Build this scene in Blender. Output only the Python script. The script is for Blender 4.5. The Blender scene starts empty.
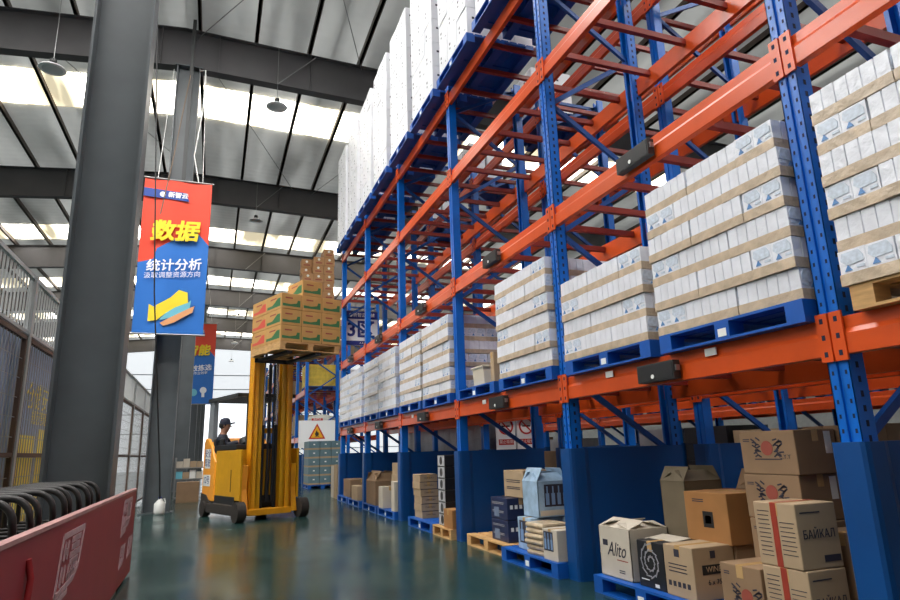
import bpy, math, random
from mathutils import Vector, Matrix, Euler
random.seed(7)
PI = math.pi
S = bpy.context.scene
COL = S.collection

# ------------------------------------------------------------------ camera, sky, exposure
CAM_H = 1.15
yaw, pitch, roll = .364, .2357, -.0322
fw = Vector((math.sin(yaw)*math.cos(pitch), math.cos(yaw)*math.cos(pitch), math.sin(pitch)))
rt = Vector((math.cos(yaw), -math.sin(yaw), 0)); up = rt.cross(fw)
cr, sr = math.cos(roll), math.sin(roll)
rt, up = cr*rt + sr*up, -sr*rt + cr*up
cam_d = bpy.data.cameras.new('camera'); cam = bpy.data.objects.new('camera', cam_d); COL.objects.link(cam)
cam_d.sensor_width = 36; cam_d.lens = 620/900*36; cam_d.clip_end = 400; cam_d.clip_start = .05
cam.matrix_world = Matrix(((rt.x, up.x, -fw.x, 0), (rt.y, up.y, -fw.y, 0), (rt.z, up.z, -fw.z, CAM_H), (0, 0, 0, 1)))
S.camera = cam

WORLD_STRENGTH = 1.6
SKYLIGHT_UNSEEN = 14.5
SKYLIGHT_FAR = 9.0
w = bpy.data.worlds.new('daylight'); S.world = w; w.use_nodes = True
bg = w.node_tree.nodes['Background']; bg.inputs[0].default_value = (.93, .97, 1, 1); bg.inputs[1].default_value = WORLD_STRENGTH
S.view_settings.view_transform = 'Standard'; S.view_settings.look = 'None'
S.view_settings.gamma = 1; S.view_settings.use_curve_mapping = False
S.view_settings.exposure = 0.0
S.cycles.max_bounces = 8; S.cycles.diffuse_bounces = 5

# ------------------------------------------------------------------ materials
def lin(c):
    return tuple(((v/255/12.92) if v/255 <= .04045 else ((v/255+.055)/1.055)**2.4) for v in c) + (1,)
MATS = {}
def mat(name, rgb, rough=.5, metal=0, var=.0, scale=6, bump=0, bscale=40, emit=0, spec=.5, stretch=None, coat=0, trans=0):
    if name in MATS: return MATS[name]
    m = bpy.data.materials.new(name); m.use_nodes = True
    n, l = m.node_tree.nodes, m.node_tree.links
    b = n['Principled BSDF']
    b.inputs['Base Color'].default_value = lin(rgb); b.inputs['Roughness'].default_value = rough
    b.inputs['Metallic'].default_value = metal; b.inputs['Specular IOR Level'].default_value = spec
    b.inputs['Coat Weight'].default_value = coat
    if trans: b.inputs['Transmission Weight'].default_value = trans
    if emit:
        b.inputs['Emission Color'].default_value = lin(rgb); b.inputs['Emission Strength'].default_value = emit
    if var or bump:
        tc = n.new('ShaderNodeTexCoord'); mp = n.new('ShaderNodeMapping'); l.new(tc.outputs['Object'], mp.inputs[0])
        if stretch: mp.inputs['Scale'].default_value = stretch
    if var:
        t = n.new('ShaderNodeTexNoise'); t.inputs['Scale'].default_value = scale; t.inputs['Detail'].default_value = 6
        l.new(mp.outputs[0], t.inputs['Vector'])
        r = n.new('ShaderNodeValToRGB'); c = lin(rgb)
        r.color_ramp.elements[0].position = .3; r.color_ramp.elements[1].position = .7
        r.color_ramp.elements[0].color = tuple(max(0, v*(1-var)) for v in c[:3]) + (1,)
        r.color_ramp.elements[1].color = tuple(min(1, v*(1+var)) for v in c[:3]) + (1,)
        l.new(t.outputs[0], r.inputs[0]); l.new(r.outputs[0], b.inputs['Base Color'])
    if bump:
        t2 = n.new('ShaderNodeTexNoise'); t2.inputs['Scale'].default_value = bscale; t2.inputs['Detail'].default_value = 4
        l.new(mp.outputs[0], t2.inputs['Vector'])
        bp = n.new('ShaderNodeBump'); bp.inputs['Strength'].default_value = bump; bp.inputs['Distance'].default_value = .02
        l.new(t2.outputs[0], bp.inputs['Height']); l.new(bp.outputs[0], b.inputs['Normal'])
    MATS[name] = m; return m

ORANGE = mat('orange_beam_paint', (214, 82, 28), .28, var=.10, scale=3)
REDBAR = mat('red_crossbar_paint', (138, 44, 32), .45, var=.12)
BLUE = mat('blue_post_paint', (0, 102, 200), .32, var=.12, scale=4)
SHIELD = mat('blue_guard_paint', (0, 68, 132), .4, var=.10, scale=2)
NAVYB = mat('blue_brace_paint', (6, 74, 150), .45)
HOLE = mat('hole_black', (10, 22, 56), .8)
STEEL = mat('galvanised_steel', (150, 150, 150), .35, .7)
COLUMN = mat('column_grey_paint', (86, 92, 96), .42, var=.13, scale=2.2)
RAFTER = mat('rafter_grey_paint', (82, 80, 82), .6, var=.1, scale=1.5)
PURLIN = mat('purlin_brown_steel', (104, 94, 86), .6, var=.15)
PALB = mat('blue_plastic_pallet', (6, 84, 172), .45, var=.06)
WOOD = mat('pale_wood', (196, 154, 100), .7, var=.18, scale=8, stretch=(1, 1, 6))
WHITE = mat('white_carton', (226, 227, 232), .42, var=.03)
FILM = mat('wrapped_white_carton', (228, 230, 238), .3, var=.07, scale=7, bump=.5, bscale=16)
TRAY = mat('wrapped_brown_tray', (194, 174, 150), .3, var=.2, scale=11, bump=.6, bscale=18)
PRINTB = mat('blue_print', (96, 144, 200), .4)
PRINTG = mat('pale_blue_print', (204, 214, 228), .4, var=.16, scale=40)
INK = mat('dark_ink', (50, 48, 62), .6)
CARD = mat('brown_cardboard', (142, 114, 86), .75, var=.08, scale=5)
CARDL = mat('light_cardboard', (172, 148, 118), .75, var=.06, scale=5)
CARDO = mat('orange_cardboard', (160, 112, 62), .7, var=.08, scale=5)
CARDG = mat('olive_cardboard', (108, 96, 76), .75, var=.08, scale=5)
CARDW = mat('offwhite_cardboard', (198, 188, 172), .7, var=.05, scale=5)
TAPE = mat('packing_tape', (196, 160, 110), .25)
REDT = mat('red_tape', (158, 62, 48), .35)
REDP = mat('red_print', (150, 72, 58), .6)
BLACKB = mat('black_box', (34, 34, 38), .4, var=.1)
NAVYBOX = mat('navy_box', (34, 44, 78), .35, var=.1)
PAPER = mat('white_label', (236, 236, 232), .5)
BLACK = mat('black_plastic', (30, 31, 34), .5)
DARKG = mat('dark_grey_plastic', (52, 54, 54), .5)
RUBBER = mat('dark_rubber', (48, 42, 38), .8, var=.2, scale=20)
YEL = mat('truck_yellow', (228, 156, 22), .4, var=.06)
YELD = mat('truck_panel_yellow', (206, 150, 16), .42, var=.06)
YELO = mat('truck_orange', (240, 158, 48), .4, var=.05)
CHROME = mat('chrome_rod', (190, 190, 195), .15, 1)
FLOORM = None
RED = mat('hoarding_red', (142, 44, 52), .5, var=.10, scale=2.5)
PALE = mat('worn_white_paint', (180, 146, 150), .6, var=.1, scale=30)
BRED = mat('banner_red', (226, 66, 38), .55)
BBLUE = mat('banner_blue', (24, 108, 196), .55)
BYEL = mat('banner_yellow', (244, 216, 40), .55)
BWHITE = mat('banner_white', (240, 244, 250), .55)
BORANGE = mat('banner_salmon', (222, 160, 110), .55)
BCYAN = mat('banner_cyan', (110, 190, 210), .55)
BNAVY = mat('banner_navy', (36, 70, 150), .55)
SIGNB = mat('sign_blue', (34, 48, 130), .5)
SIGNW = mat('sign_white', (244, 245, 248), .5)
SIGNY = mat('sign_yellow', (240, 178, 30), .5)
SIGNR = mat('sign_red', (196, 40, 36), .5)
TEAL = mat('teal_carton', (96, 124, 134), .5, var=.08)

# ------------------------------------------------------------------ mesh builder
class MB:
    def __init__(s): s.v = []; s.f = []; s.m = []; s.s = []
    def add(s, vs, fs, mi=0, smooth=False):
        o = len(s.v); s.v += [tuple(v) for v in vs]
        for f in fs: s.f.append(tuple(i+o for i in f)); s.m.append(mi); s.s.append(smooth)
        return s
    def box(s, x0, x1, y0, y1, z0, z1, mi=0, M=None):
        vs = [Vector((x, y, z)) for z in (z0, z1) for y in (y0, y1) for x in (x0, x1)]
        if M is not None: vs = [M @ v for v in vs]
        return s.add(vs, [(0, 2, 3, 1), (4, 5, 7, 6), (0, 1, 5, 4), (2, 6, 7, 3), (0, 4, 6, 2), (1, 3, 7, 5)], mi)
    def bar(s, p0, p1, a, b, mi=0, upv=(0, 0, 1)):
        p0, p1 = Vector(p0), Vector(p1); d = (p1-p0); L = d.length; d.normalize()
        u = Vector(upv)
        if abs(d.dot(u)) > .98: u = Vector((1, 0, 0))
        sx = d.cross(u).normalized(); sy = sx.cross(d)
        M = Matrix(((sx.x, d.x, sy.x, p0.x), (sx.y, d.y, sy.y, p0.y), (sx.z, d.z, sy.z, p0.z), (0, 0, 0, 1)))
        return s.box(-a/2, a/2, 0, L, -b/2, b/2, mi, M)
    def cyl(s, p0, p1, r, n=12, mi=0, r2=None, caps=True):
        p0, p1 = Vector(p0), Vector(p1); r2 = r if r2 is None else r2
        d = (p1-p0).normalized(); u = Vector((0, 0, 1)) if abs(d.z) < .9 else Vector((1, 0, 0))
        a = d.cross(u).normalized(); b = d.cross(a)
        vs = []
        for p, q in ((p0, r), (p1, r2)):
            for i in range(n):
                t = 2*PI*i/n; vs.append(p + a*(q*math.cos(t)) + b*(q*math.sin(t)))
        s.add(vs, [(i, (i+1) % n, n+(i+1) % n, n+i) for i in range(n)], mi, True)
        if caps: s.add(vs, [tuple(range(n))[::-1], tuple(range(n, 2*n))], mi)
        return s
    def tube(s, pts, r, n=8, mi=0):
        pts = [Vector(p) for p in pts]; rings = []; a = None
        for i, p in enumerate(pts):
            d = (pts[min(i+1, len(pts)-1)] - pts[max(i-1, 0)]).normalized()
            if a is None:
                u = Vector((0, 0, 1)) if abs(d.z) < .9 else Vector((1, 0, 0)); a = d.cross(u).normalized()
            else: a = (a - d*a.dot(d)).normalized()
            b = d.cross(a)
            rings.append([p + a*(r*math.cos(2*PI*k/n)) + b*(r*math.sin(2*PI*k/n)) for k in range(n)])
        vs = [v for q in rings for v in q]; fs = []
        for i in range(len(pts)-1):
            for k in range(n):
                fs.append((i*n+k, i*n+(k+1) % n, (i+1)*n+(k+1) % n, (i+1)*n+k))
        s.add(vs, fs, mi, True)
        s.add(vs, [tuple(range(n))[::-1], tuple(range((len(pts)-1)*n, len(pts)*n))], mi)
        return s
    def prism(s, prof, axis, a0, a1, mi=0):
        # prof: list of 2-D points in the two other axes (cyclic order x,y,z minus axis)
        n = len(prof); vs = []
        for a in (a0, a1):
            for p in prof:
                vs.append({0: (a, p[0], p[1]), 1: (p[0], a, p[1]), 2: (p[0], p[1], a)}[axis])
        s.add(vs, [(i, (i+1) % n, n+(i+1) % n, n+i) for i in range(n)] + [tuple(range(n))[::-1], tuple(range(n, 2*n))], mi)
        return s
    def lathe(s, prof, c=(0, 0, 0), n=20, mi=0):
        vs = []; c = Vector(c)
        for r, z in prof:
            for i in range(n):
                t = 2*PI*i/n; vs.append(c + Vector((r*math.cos(t), r*math.sin(t), z)))
        fs = []
        for j in range(len(prof)-1):
            for i in range(n): fs.append((j*n+i, j*n+(i+1) % n, (j+1)*n+(i+1) % n, (j+1)*n+i))
        return s.add(vs, fs, mi, True)
    def mesh(s, name, mats):
        me = bpy.data.meshes.new(name); me.from_pydata(s.v, [], s.f)
        for m in (mats if isinstance(mats, (list, tuple)) else [mats]): me.materials.append(m)
        me.polygons.foreach_set('material_index', s.m); me.polygons.foreach_set('use_smooth', s.s)
        me.update()
        import bmesh
        b = bmesh.new(); b.from_mesh(me); bmesh.ops.recalc_face_normals(b, faces=b.faces); b.to_mesh(me); b.free()
        return me
    def build(s, name, mats, parent=None, loc=(0, 0, 0), rot=(0, 0, 0), bevel=0):
        return link(name, s.mesh(name, mats), parent, loc, rot, bevel)
def link(name, me, parent=None, loc=(0, 0, 0), rot=(0, 0, 0), bevel=0):
    o = bpy.data.objects.new(name, me); COL.objects.link(o); o.parent = parent; o.location = loc; o.rotation_euler = rot
    if bevel:
        b = o.modifiers.new('bevel', 'BEVEL'); b.width = bevel; b.segments = 2; b.limit_method = 'ANGLE'; b.angle_limit = 1.0
    return o
def tag(o, label, cat, group=None):
    o['label'] = label; o['category'] = cat
    if group: o['group'] = group
    return o
def thing(name, label, cat, loc=(0, 0, 0), rz=0, group=None):
    o = bpy.data.objects.new(name, None); COL.objects.link(o); o.location = loc; o.rotation_euler = (0, 0, rz); o.empty_display_size = .1
    return tag(o, label, cat, group)
def struct(o): o['kind'] = 'structure'; return o
KIDS = {}
def kids(o):
    if not KIDS:
        pass
    return [c for c in COL.objects if c.parent == o]
def proto(o):
    """remember the tree of a finished prototype, so that copying is quick"""
    return (o, [proto(c) for c in kids(o)])
def dup(pr, loc=None, rot=None, label=None, group=None, parent=None):
    o, ch = pr; c = o.copy(); COL.objects.link(c)
    if parent is not None: c.parent = parent
    if loc is not None: c.location = loc
    if rot is not None: c.rotation_euler = rot
    if label: c['label'] = label
    if group: c['group'] = group
    for q in ch: dup(q, parent=c)
    return c
def drop(pr):
    for q in pr[1]: drop(q)
    bpy.data.objects.remove(pr[0])
FACE = {'-y': (PI/2, 0, 0), '-x': (PI/2, 0, -PI/2), '+x': (PI/2, 0, PI/2), '+y': (PI/2, 0, PI)}
def text(name, body, size, m, parent, loc, face, extrude=.001, shear=0, sx=1, off=0, bold=0):
    c = bpy.data.curves.new('t', 'FONT'); c.body = body; c.size = size; c.extrude = extrude; c.shear = shear
    c.align_x = 'CENTER'; c.align_y = 'CENTER'; c.offset = off; c.resolution_u = 3
    o = bpy.data.objects.new('t', c); COL.objects.link(o)
    me = bpy.data.meshes.new_from_object(o.evaluated_get(bpy.context.evaluated_depsgraph_get()))
    bpy.data.objects.remove(o); bpy.data.curves.remove(c)
    if bold:
        import bmesh
        bm = bmesh.new()
        for k, (ox, oy) in enumerate(((0, 0), (bold, 0), (0, bold), (bold, bold))):
            n0 = len(bm.verts); bm.from_mesh(me); bm.verts.ensure_lookup_table()
            for v in bm.verts[n0:]: v.co.x += ox - bold/2; v.co.y += oy - bold/2; v.co.z += .0004*k
        bm.to_mesh(me); bm.free()
    me.materials.clear(); me.materials.append(m); me.name = name
    q = link(name, me, parent, loc, FACE[face] if isinstance(face, str) else face); q.scale = (sx, 1, 1); return q
ORD = ['first', 'second', 'third', 'fourth', 'fifth', 'sixth', 'seventh', 'eighth', 'ninth', 'tenth', 'eleventh', 'twelfth', 'thirteenth', 'fourteenth']

# ------------------------------------------------------------------ floor
def floor_mat():
    m = bpy.data.materials.new('green_epoxy_floor'); m.use_nodes = True; n, l = m.node_tree.nodes, m.node_tree.links
    b = n['Principled BSDF']; tc = n.new('ShaderNodeTexCoord')
    t = n.new('ShaderNodeTexNoise'); t.inputs['Scale'].default_value = .7; t.inputs['Detail'].default_value = 8; t.inputs['Roughness'].default_value = .65
    l.new(tc.outputs['Object'], t.inputs['Vector'])
    r = n.new('ShaderNodeValToRGB'); r.color_ramp.elements[0].position = .35; r.color_ramp.elements[1].position = .68
    r.color_ramp.elements[0].color = lin((28, 52, 50)); r.color_ramp.elements[1].color = lin((44, 70, 66))
    l.new(t.outputs[0], r.inputs[0]); l.new(r.outputs[0], b.inputs['Base Color'])
    mr = n.new('ShaderNodeMapRange'); mr.inputs['From Min'].default_value = .35; mr.inputs['From Max'].default_value = .7
    mr.inputs['To Min'].default_value = .14; mr.inputs['To Max'].default_value = .28
    l.new(t.outputs[0], mr.inputs['Value']); l.new(mr.outputs[0], b.inputs['Roughness'])
    b.inputs['Specular IOR Level'].default_value = .42
    t2 = n.new('ShaderNodeTexNoise'); t2.inputs['Scale'].default_value = 3; l.new(tc.outputs['Object'], t2.inputs['Vector'])
    bp = n.new('ShaderNodeBump'); bp.inputs['Strength'].default_value = .06; bp.inputs['Distance'].default_value = .03
    l.new(t2.outputs[0], bp.inputs['Height']); l.new(bp.outputs[0], b.inputs['Normal'])
    return m
struct(MB().box(-22, 22, -8, 66.3, -.2, 0).build('floor', floor_mat()))

# ------------------------------------------------------------------ roof, skylights, purlins, rafters, columns
RIDGE = (-1.2, 12.12)
def roof_z(x): return RIDGE[1] - (.088*(RIDGE[0]-x) if x < RIDGE[0] else .033*(x-RIDGE[0]))
def roof_mat():
    m = mat('roof_sheet', (196, 198, 198), .4, .1, var=.14, scale=1.2, stretch=(1, .25, 1))
    n, l = m.node_tree.nodes, m.node_tree.links; b = n['Principled BSDF']
    tc = n.new('ShaderNodeTexCoord'); wv = n.new('ShaderNodeTexWave'); wv.bands_direction = 'Y'; wv.inputs['Scale'].default_value = .9
    l.new(tc.outputs['Object'], wv.inputs['Vector'])
    bp = n.new('ShaderNodeBump'); bp.inputs['Strength'].default_value = .35; bp.inputs['Distance'].default_value = .05
    l.new(wv.outputs[0], bp.inputs['Height']); l.new(bp.outputs[0], b.inputs['Normal'])
    # translucency added to the metal sheets so the sky brightens the ceiling
    tr = n.new('ShaderNodeBsdfTranslucent'); mx = n.new('ShaderNodeMixShader'); out = n['Material Output']
    tr.inputs[0].default_value = (.86, .85, .82, 1)
    t = n.new('ShaderNodeTexNoise'); t.inputs['Scale'].default_value = .8; t.inputs['Detail'].default_value = 5
    mp = n.new('ShaderNodeMapping'); mp.inputs['Scale'].default_value = (1.6, .2, 1); l.new(tc.outputs['Object'], mp.inputs[0]); l.new(mp.outputs[0], t.inputs['Vector'])
    mr = n.new('ShaderNodeMapRange'); mr.inputs['From Min'].default_value = .3; mr.inputs['From Max'].default_value = .7
    mr.inputs['To Min'].default_value = .24; mr.inputs['To Max'].default_value = .58
    l.new(t.outputs[0], mr.inputs['Value']); l.new(mr.outputs[0], mx.inputs[0])
    l.new(b.outputs[0], mx.inputs[1]); l.new(tr.outputs[0], mx.inputs[2]); l.new(mx.outputs[0], out.inputs['Surface'])
    return m
ROOF = roof_mat()
SKY = mat('unseen_strip_sheet', (254, 252, 248), .5, emit=SKYLIGHT_UNSEEN)  # for strips out of view, brighter than the visible skylights
def dirty_skylight():
    m = mat('weathered_skylight_sheet', (250, 244, 228), .5, emit=SKYLIGHT_FAR)
    n, l = m.node_tree.nodes, m.node_tree.links; b = n['Principled BSDF']
    tc = n.new('ShaderNodeTexCoord'); mp = n.new('ShaderNodeMapping'); mp.inputs['Scale'].default_value = (.75, .12, .5); l.new(tc.outputs['Object'], mp.inputs[0])
    t = n.new('ShaderNodeTexNoise'); t.inputs['Scale'].default_value = 1.0; t.inputs['Detail'].default_value = 3; l.new(mp.outputs[0], t.inputs['Vector'])
    mr = n.new('ShaderNodeMapRange'); mr.inputs['From Min'].default_value = .4; mr.inputs['From Max'].default_value = .62
    mr.inputs['To Min'].default_value = .75; mr.inputs['To Max'].default_value = SKYLIGHT_FAR
    l.new(t.outputs[0], mr.inputs['Value']); l.new(mr.outputs[0], b.inputs['Emission Strength'])
    r = n.new('ShaderNodeValToRGB'); r.color_ramp.elements[0].position = .42; r.color_ramp.elements[1].position = .6
    r.color_ramp.elements[0].color = lin((240, 226, 190)); r.color_ramp.elements[1].color = lin((255, 252, 246))
    l.new(t.outputs[0], r.inputs[0]); l.new(r.outputs[0], b.inputs['Emission Color'])
    return m
SKYF = dirty_skylight()
RAFTER_Y = [-2.6, 6.4, 15.4, 24.4, 33.4, 42.4, 51.4, 60.4]
SKYL = [(-.2, 1.8), (18.2, 20.15), (31.0, 33.0), (40.0, 42.0), (49.2, 51.1), (58.2, 60.1)]
XL, XR = -22, 22
def sheet(y0, y1, x0, x1, name, m, t=.05):
    z0, z1 = roof_z(x0), roof_z(x1)
    return struct(MB().prism([(x0, z0), (x1, z1), (x1, z1+t), (x0, z0+t)], 1, y0, y1).build(name, m))
ADDED_STRIP = [(8.2, 11.4)]  # glowing strip added out of view to light the carton stacks
edges = [-8] + [v for p in SKYL for v in p] + [66.3]
for i in range(len(edges)-1):
    sky = i % 2 == 1
    if i == 2:
        cuts = [edges[i]] + [v for p in ADDED_STRIP for v in p] + [edges[i+1]]
        for k in range(len(cuts)-1):
            lit = k % 2 == 1
            for x0, x1 in ((XL, RIDGE[0]), (RIDGE[0], 2.6)): sheet(cuts[k], cuts[k+1], x0, x1, 'skylight' if lit else 'ceiling', SKY if lit else ROOF)
        sheet(edges[i], edges[i+1], 2.6, XR, 'ceiling', ROOF)
        continue
    for x0, x1 in ((XL, RIDGE[0]), (RIDGE[0], XR)):
        sheet(edges[i], edges[i+1], x0, x1, 'skylight' if sky else 'ceiling', (SKY if edges[i] < 10 else SKYF) if sky else ROOF)
for k in range(-14, 16):
    x = .52 + 1.4*k
    z = roof_z(x)
    struct(MB().box(x-.035, x+.035, -8, 66, z-.2, z-.01).box(x-.035, x+.06, -8, 66, z-.2, z-.18).build('purlin', PURLIN))
for y in RAFTER_Y:
    b = MB()
    for x0, x1 in ((XL, RIDGE[0]), (RIDGE[0], XR)):
        za, zb = roof_z(x0)-.22, roof_z(x1)-.22
        d = 1.08
        b.prism([(x0, za-d), (x1, zb-d), (x1, zb), (x0, za)], 1, y-.01, y+.01)
        for o0, o1 in ((-d-.02, -d), (-.02, 0)):
            b.prism([(x0, za+o0), (x1, zb+o0), (x1, zb+o1), (x0, za+o1)], 1, y-.14, y+.14)
    for x in (-10, -5.5, -1.75, -.38, 1.98, 4.8, 9):
        z = roof_z(x)-.22; b.box(x-.01, x+.01, y-.12, y+.12, z-1.07, z-.01)
    struct(b.build('rafter', RAFTER))
def column(x, y, name='steel_column'):
    top = roof_z(x)-1.3
    b = MB()
    b.box(x-.27, x-.245, y-.16, y+.16, 0, top).box(x+.245, x+.27, y-.16, y+.16, 0, top)
    b.box(x-.245, x+.245, y-.01, y+.01, 0, top)
    b.box(x-.34, x+.34, y-.22, y+.22, 0, .025).box(x-.32, x+.32, y-.18, y+.18, top-.025, top)
    for sx in (-1, 1):
        for sy in (-1, 1): b.cyl((x+sx*.2, y+sy*.12, .025), (x+sx*.2, y+sy*.12, .07), .018, 6)
    return struct(b.build(name, COLUMN))
for i, y in enumerate(RAFTER_Y[1:]):
    column(-1.07 if i else -1.075, y)
# roof bracing rods
for (a, b_) in (((-.95, 15.4, 11.7), (3.3, 8.0, 11.8)), ((3.4, 15.4, 11.7), (.5, 8, 11.85)), ((3.3, 24.4, 11.6), (6.1, 15.6, 11.6)), ((-5, 15.4, 11.5), (-1, 24.2, 11.7)), ((-1.0, 15.5, 11.7), (2.5, 24.3, 11.7))):
    struct(MB().cyl(a, b_, .012, 6).build('brace_rod', STEEL))
# end wall with a wide door opening; its sheet glows in place of light falling on it
ENDW = mat('end_wall_glow', (222, 226, 230), .5, emit=1.05)
ENDL = mat('end_wall_seam', (150, 155, 160), .6)
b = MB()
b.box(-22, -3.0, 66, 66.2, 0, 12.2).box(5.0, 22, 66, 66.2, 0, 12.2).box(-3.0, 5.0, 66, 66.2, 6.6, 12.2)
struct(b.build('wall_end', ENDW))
struct(MB().box(21.8, 22, -8, 66, 0, 11.4).build('wall_right', mat('right_wall_sheet', (150, 154, 156), .6, var=.08)))
struct(MB().box(-22, 22, -8.2, -8, 0, 12.2).build('wall_back', MATS['right_wall_sheet']))
struct(MB().box(-22.2, -22, -8, 66, 0, 11.4).build('wall_left', MATS['right_wall_sheet']))
b = MB()
for z in (7.6, 9.0): b.box(-21, 21, 65.96, 66.0, z-.04, z+.04)
for z in (1.6, 3.4, 5.2): b.box(-21, -3.05, 65.96, 66, z-.04, z+.04); b.box(5.05, 21, 65.96, 66, z-.04, z+.04)
struct(b.build('trim_end', ENDL))
struct(MB().box(-3.12, -3.0, 65.9, 66.25, 0, 6.7).box(5.0, 5.12, 65.9, 66.25, 0, 6.7).box(-3.12, 5.12, 65.9, 66.25, 6.6, 6.75).build('door_1', STEEL))

# ------------------------------------------------------------------ pallet racks
Y0, BAY = 2.33, 2.771
LV = [1.665, 3.357, 5.02, 6.289]
BH = .2
def beam_mesh(L, mname):
    b = MB()   # front at x=0 facing -x, stepped profile
    b.prism([(0, -BH/2+.004), (.004, -BH/2), (.05, -BH/2), (.05, BH/2), (.02, BH/2), (.016, BH/2-.004), (.016, .034), (.012, .026), (0.004, .014), (0, .008)], 1, 0, L)
    return b.mesh(mname, ORANGE)
BEAM = beam_mesh(BAY, 'beam')
cb = MB()
cb.box(-.012, .002, .012, .075, -BH/2-.03, BH/2+.03).box(-.012, .06, .006, .014, -BH/2-.03, BH/2+.03)
for z in (-.09, 0, .09): cb.box(-.0135, -.011, .032, .052, z-.014, z+.014, 1)
CONN = cb.mesh('end_connector', [ORANGE, HOLE])
cb = MB()
cb.box(-.012, .002, -.075, -.012, -BH/2-.03, BH/2+.03).box(-.012, .06, -.014, -.006, -BH/2-.03, BH/2+.03)
for z in (-.09, 0, .09): cb.box(-.0135, -.011, -.052, -.032, z-.014, z+.014, 1)
CONN2 = cb.mesh('end_connector', [ORANGE, HOLE])
def post_mesh(H, holes):
    b = MB()   # omega section, front at x=0
    b.box(0, .006, -.062, -.012, 0, H).box(0, .006, .012, .062, 0, H).box(.014, .02, -.014, .014, 0, H)
    b.box(.0, .016, -.014, -.010, 0, H).box(.0, .016, .010, .014, 0, H)
    b.box(0, .11, -.062, -.056, 0, H).box(0, .11, .056, .062, 0, H)
    b.box(.104, .11, -.062, -.03, 0, H).box(.104, .11, .03, .062, 0, H)
    if holes:
        z = .2
        while z < H-.05:
            for y in (-.037, .037): b.box(-.0012, .001, y-.006, y+.006, z-.011, z+.011, 1)
            for y in (-.0632, .0608): b.box(.045, .065, y, y+.0024, z+.02, z+.052, 1)
            z += .075
    return b.mesh('post', [BLUE, HOLE])
RACKH = 6.75
POST_N, POST_F = post_mesh(RACKH, True), post_mesh(RACKH, False)
DEPTH = 1.23
def frame_parts(root, y, x0, nearby, H=RACKH, shield=True):
    f = bpy.data.objects.new('upright_frame', None); COL.objects.link(f); f.parent = root; f.location = (x0, y, 0); f.empty_display_size = .1
    pm = (POST_N if nearby else POST_F) if H == RACKH else POST_S
    link('post', pm, f); link('post', pm, f, (DEPTH, 0, 0), (0, 0, PI))
    z, k = (.4 if abs(y-Y0) < .01 else 1.05), (0 if abs(y-Y0) < .01 else 0)
    while z < H-.5:
        z2 = min(z+.72, H-.1)
        xa, xb = (.08, DEPTH-.08) if k % 2 == 0 else (DEPTH-.08, .08)
        MB().bar((xa, 0, z2), (xb, 0, z), .035, .05).build('brace', NAVYB, f)
        z, k = z2, k+1
    MB().bar((.1, 0, .2), (DEPTH-.1, 0, .2), .035, .05).bar((.1, 0, H-.15), (DEPTH-.1, 0, H-.15), .035, .05).build('tie_bar', NAVYB, f)
    MB().box(-.03, .14, -.09, .09, 0, .012).box(DEPTH-.14, DEPTH+.03, -.09, .09, 0, .012).build('foot_plate', BLUE, f)
    if shield:
        b = MB()
        prof = [(-.045, -.075), (-.03, -.09), (.0, -.095), (.11, -.09), (.16, -.07), (DEPTH, -.07), (DEPTH, .07), (.16, .07), (.11, .09), (0, .095), (-.03, .09), (-.045, .075)]
        b.prism(prof, 2, .0, 1.12)
        o = b.build('guard_panel', SHIELD, f)
    return f
POST_S = post_mesh(3.7, False)
def rack(name, label, x0, ycols, levels, near_to=-1, H=RACKH, shield=True, nbars=5, flip=False, sensors=(), barlevels=None):
    root = thing(name, label, 'rack', (0, 0, 0))
    for i, y in enumerate(ycols): frame_parts(root, y, x0, i <= near_to, H, shield)
    for i in range(len(ycols)-1):
        for li, z in enumerate(levels):
            L = ycols[i+1]-ycols[i]
            fb = link('beam', BEAM, root, (x0-.006, ycols[i], z)); fb.scale = (1, L/BAY, 1)
            link('end_connector', CONN, fb); link('end_connector', CONN2, fb, (0, BAY, 0))
            rb = link('beam', BEAM, root, (x0+DEPTH+.006, ycols[i+1], z), (0, 0, PI)); rb.scale = (1, L/BAY, 1)
            if barlevels is None or li in barlevels:
                for k in range(nbars):
                    yy = ycols[i] + L*(k+.5)/nbars
                    link('crossbar', BAR, root, (x0+.04, yy, z+.04))
            if li in sensors and i > 0:
                s = link('sensor_box', SENS, root, (x0-.02, ycols[i]+L*.5-.02, z+(.0 if li else -.01)))
                link('lens', LENS, s)
    return root
BAR = MB().box(0, DEPTH-.08, -.025, .025, -.03, .03).mesh('crossbar', REDBAR)
SENS = MB().box(-.06, -.0, -.2, .2, -.075, .055).box(-.064, -.06, -.19, .19, -.066, .046, 1).mesh('sensor_box', [DARKG, BLACK])
LENS = MB().cyl((-.07, .02, -.04), (-.06, .02, -.04), .016, 10).box(-.045, -.012, -.215, -.2, -.02, .02, 1).mesh('lens', [PAPER, STEEL])
YC = [Y0 + BAY*i for i in range(-1, 6)]
A = rack('pallet_rack', 'orange and blue pallet rack along the right side of the aisle, nearest the camera', 3.06, YC, LV, 2, sensors=(0, 1))
rack('pallet_rack', 'pallet rack standing back to back directly behind the aisle rack', 4.6, YC, LV, -1)
rack('pallet_rack', 'dim pallet rack across the next aisle, seen low through the near rack', 8.95, [Y0+BAY*i for i in range(-1, 8)], LV[:2], -1, H=3.7, nbars=2)
YF = [23.2 + BAY*i for i in range(0, 9)]
rack('pallet_rack', 'far pallet rack beyond the cross aisle, behind the flammable warning board', 3.06, YF, LV, -1, nbars=3, barlevels=(0, 1, 2))
rack('pallet_rack', 'far pallet rack at the back, right of the flammable warning board', 4.6, YF[:5], LV, -1, nbars=3, barlevels=(0, 1))
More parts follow.
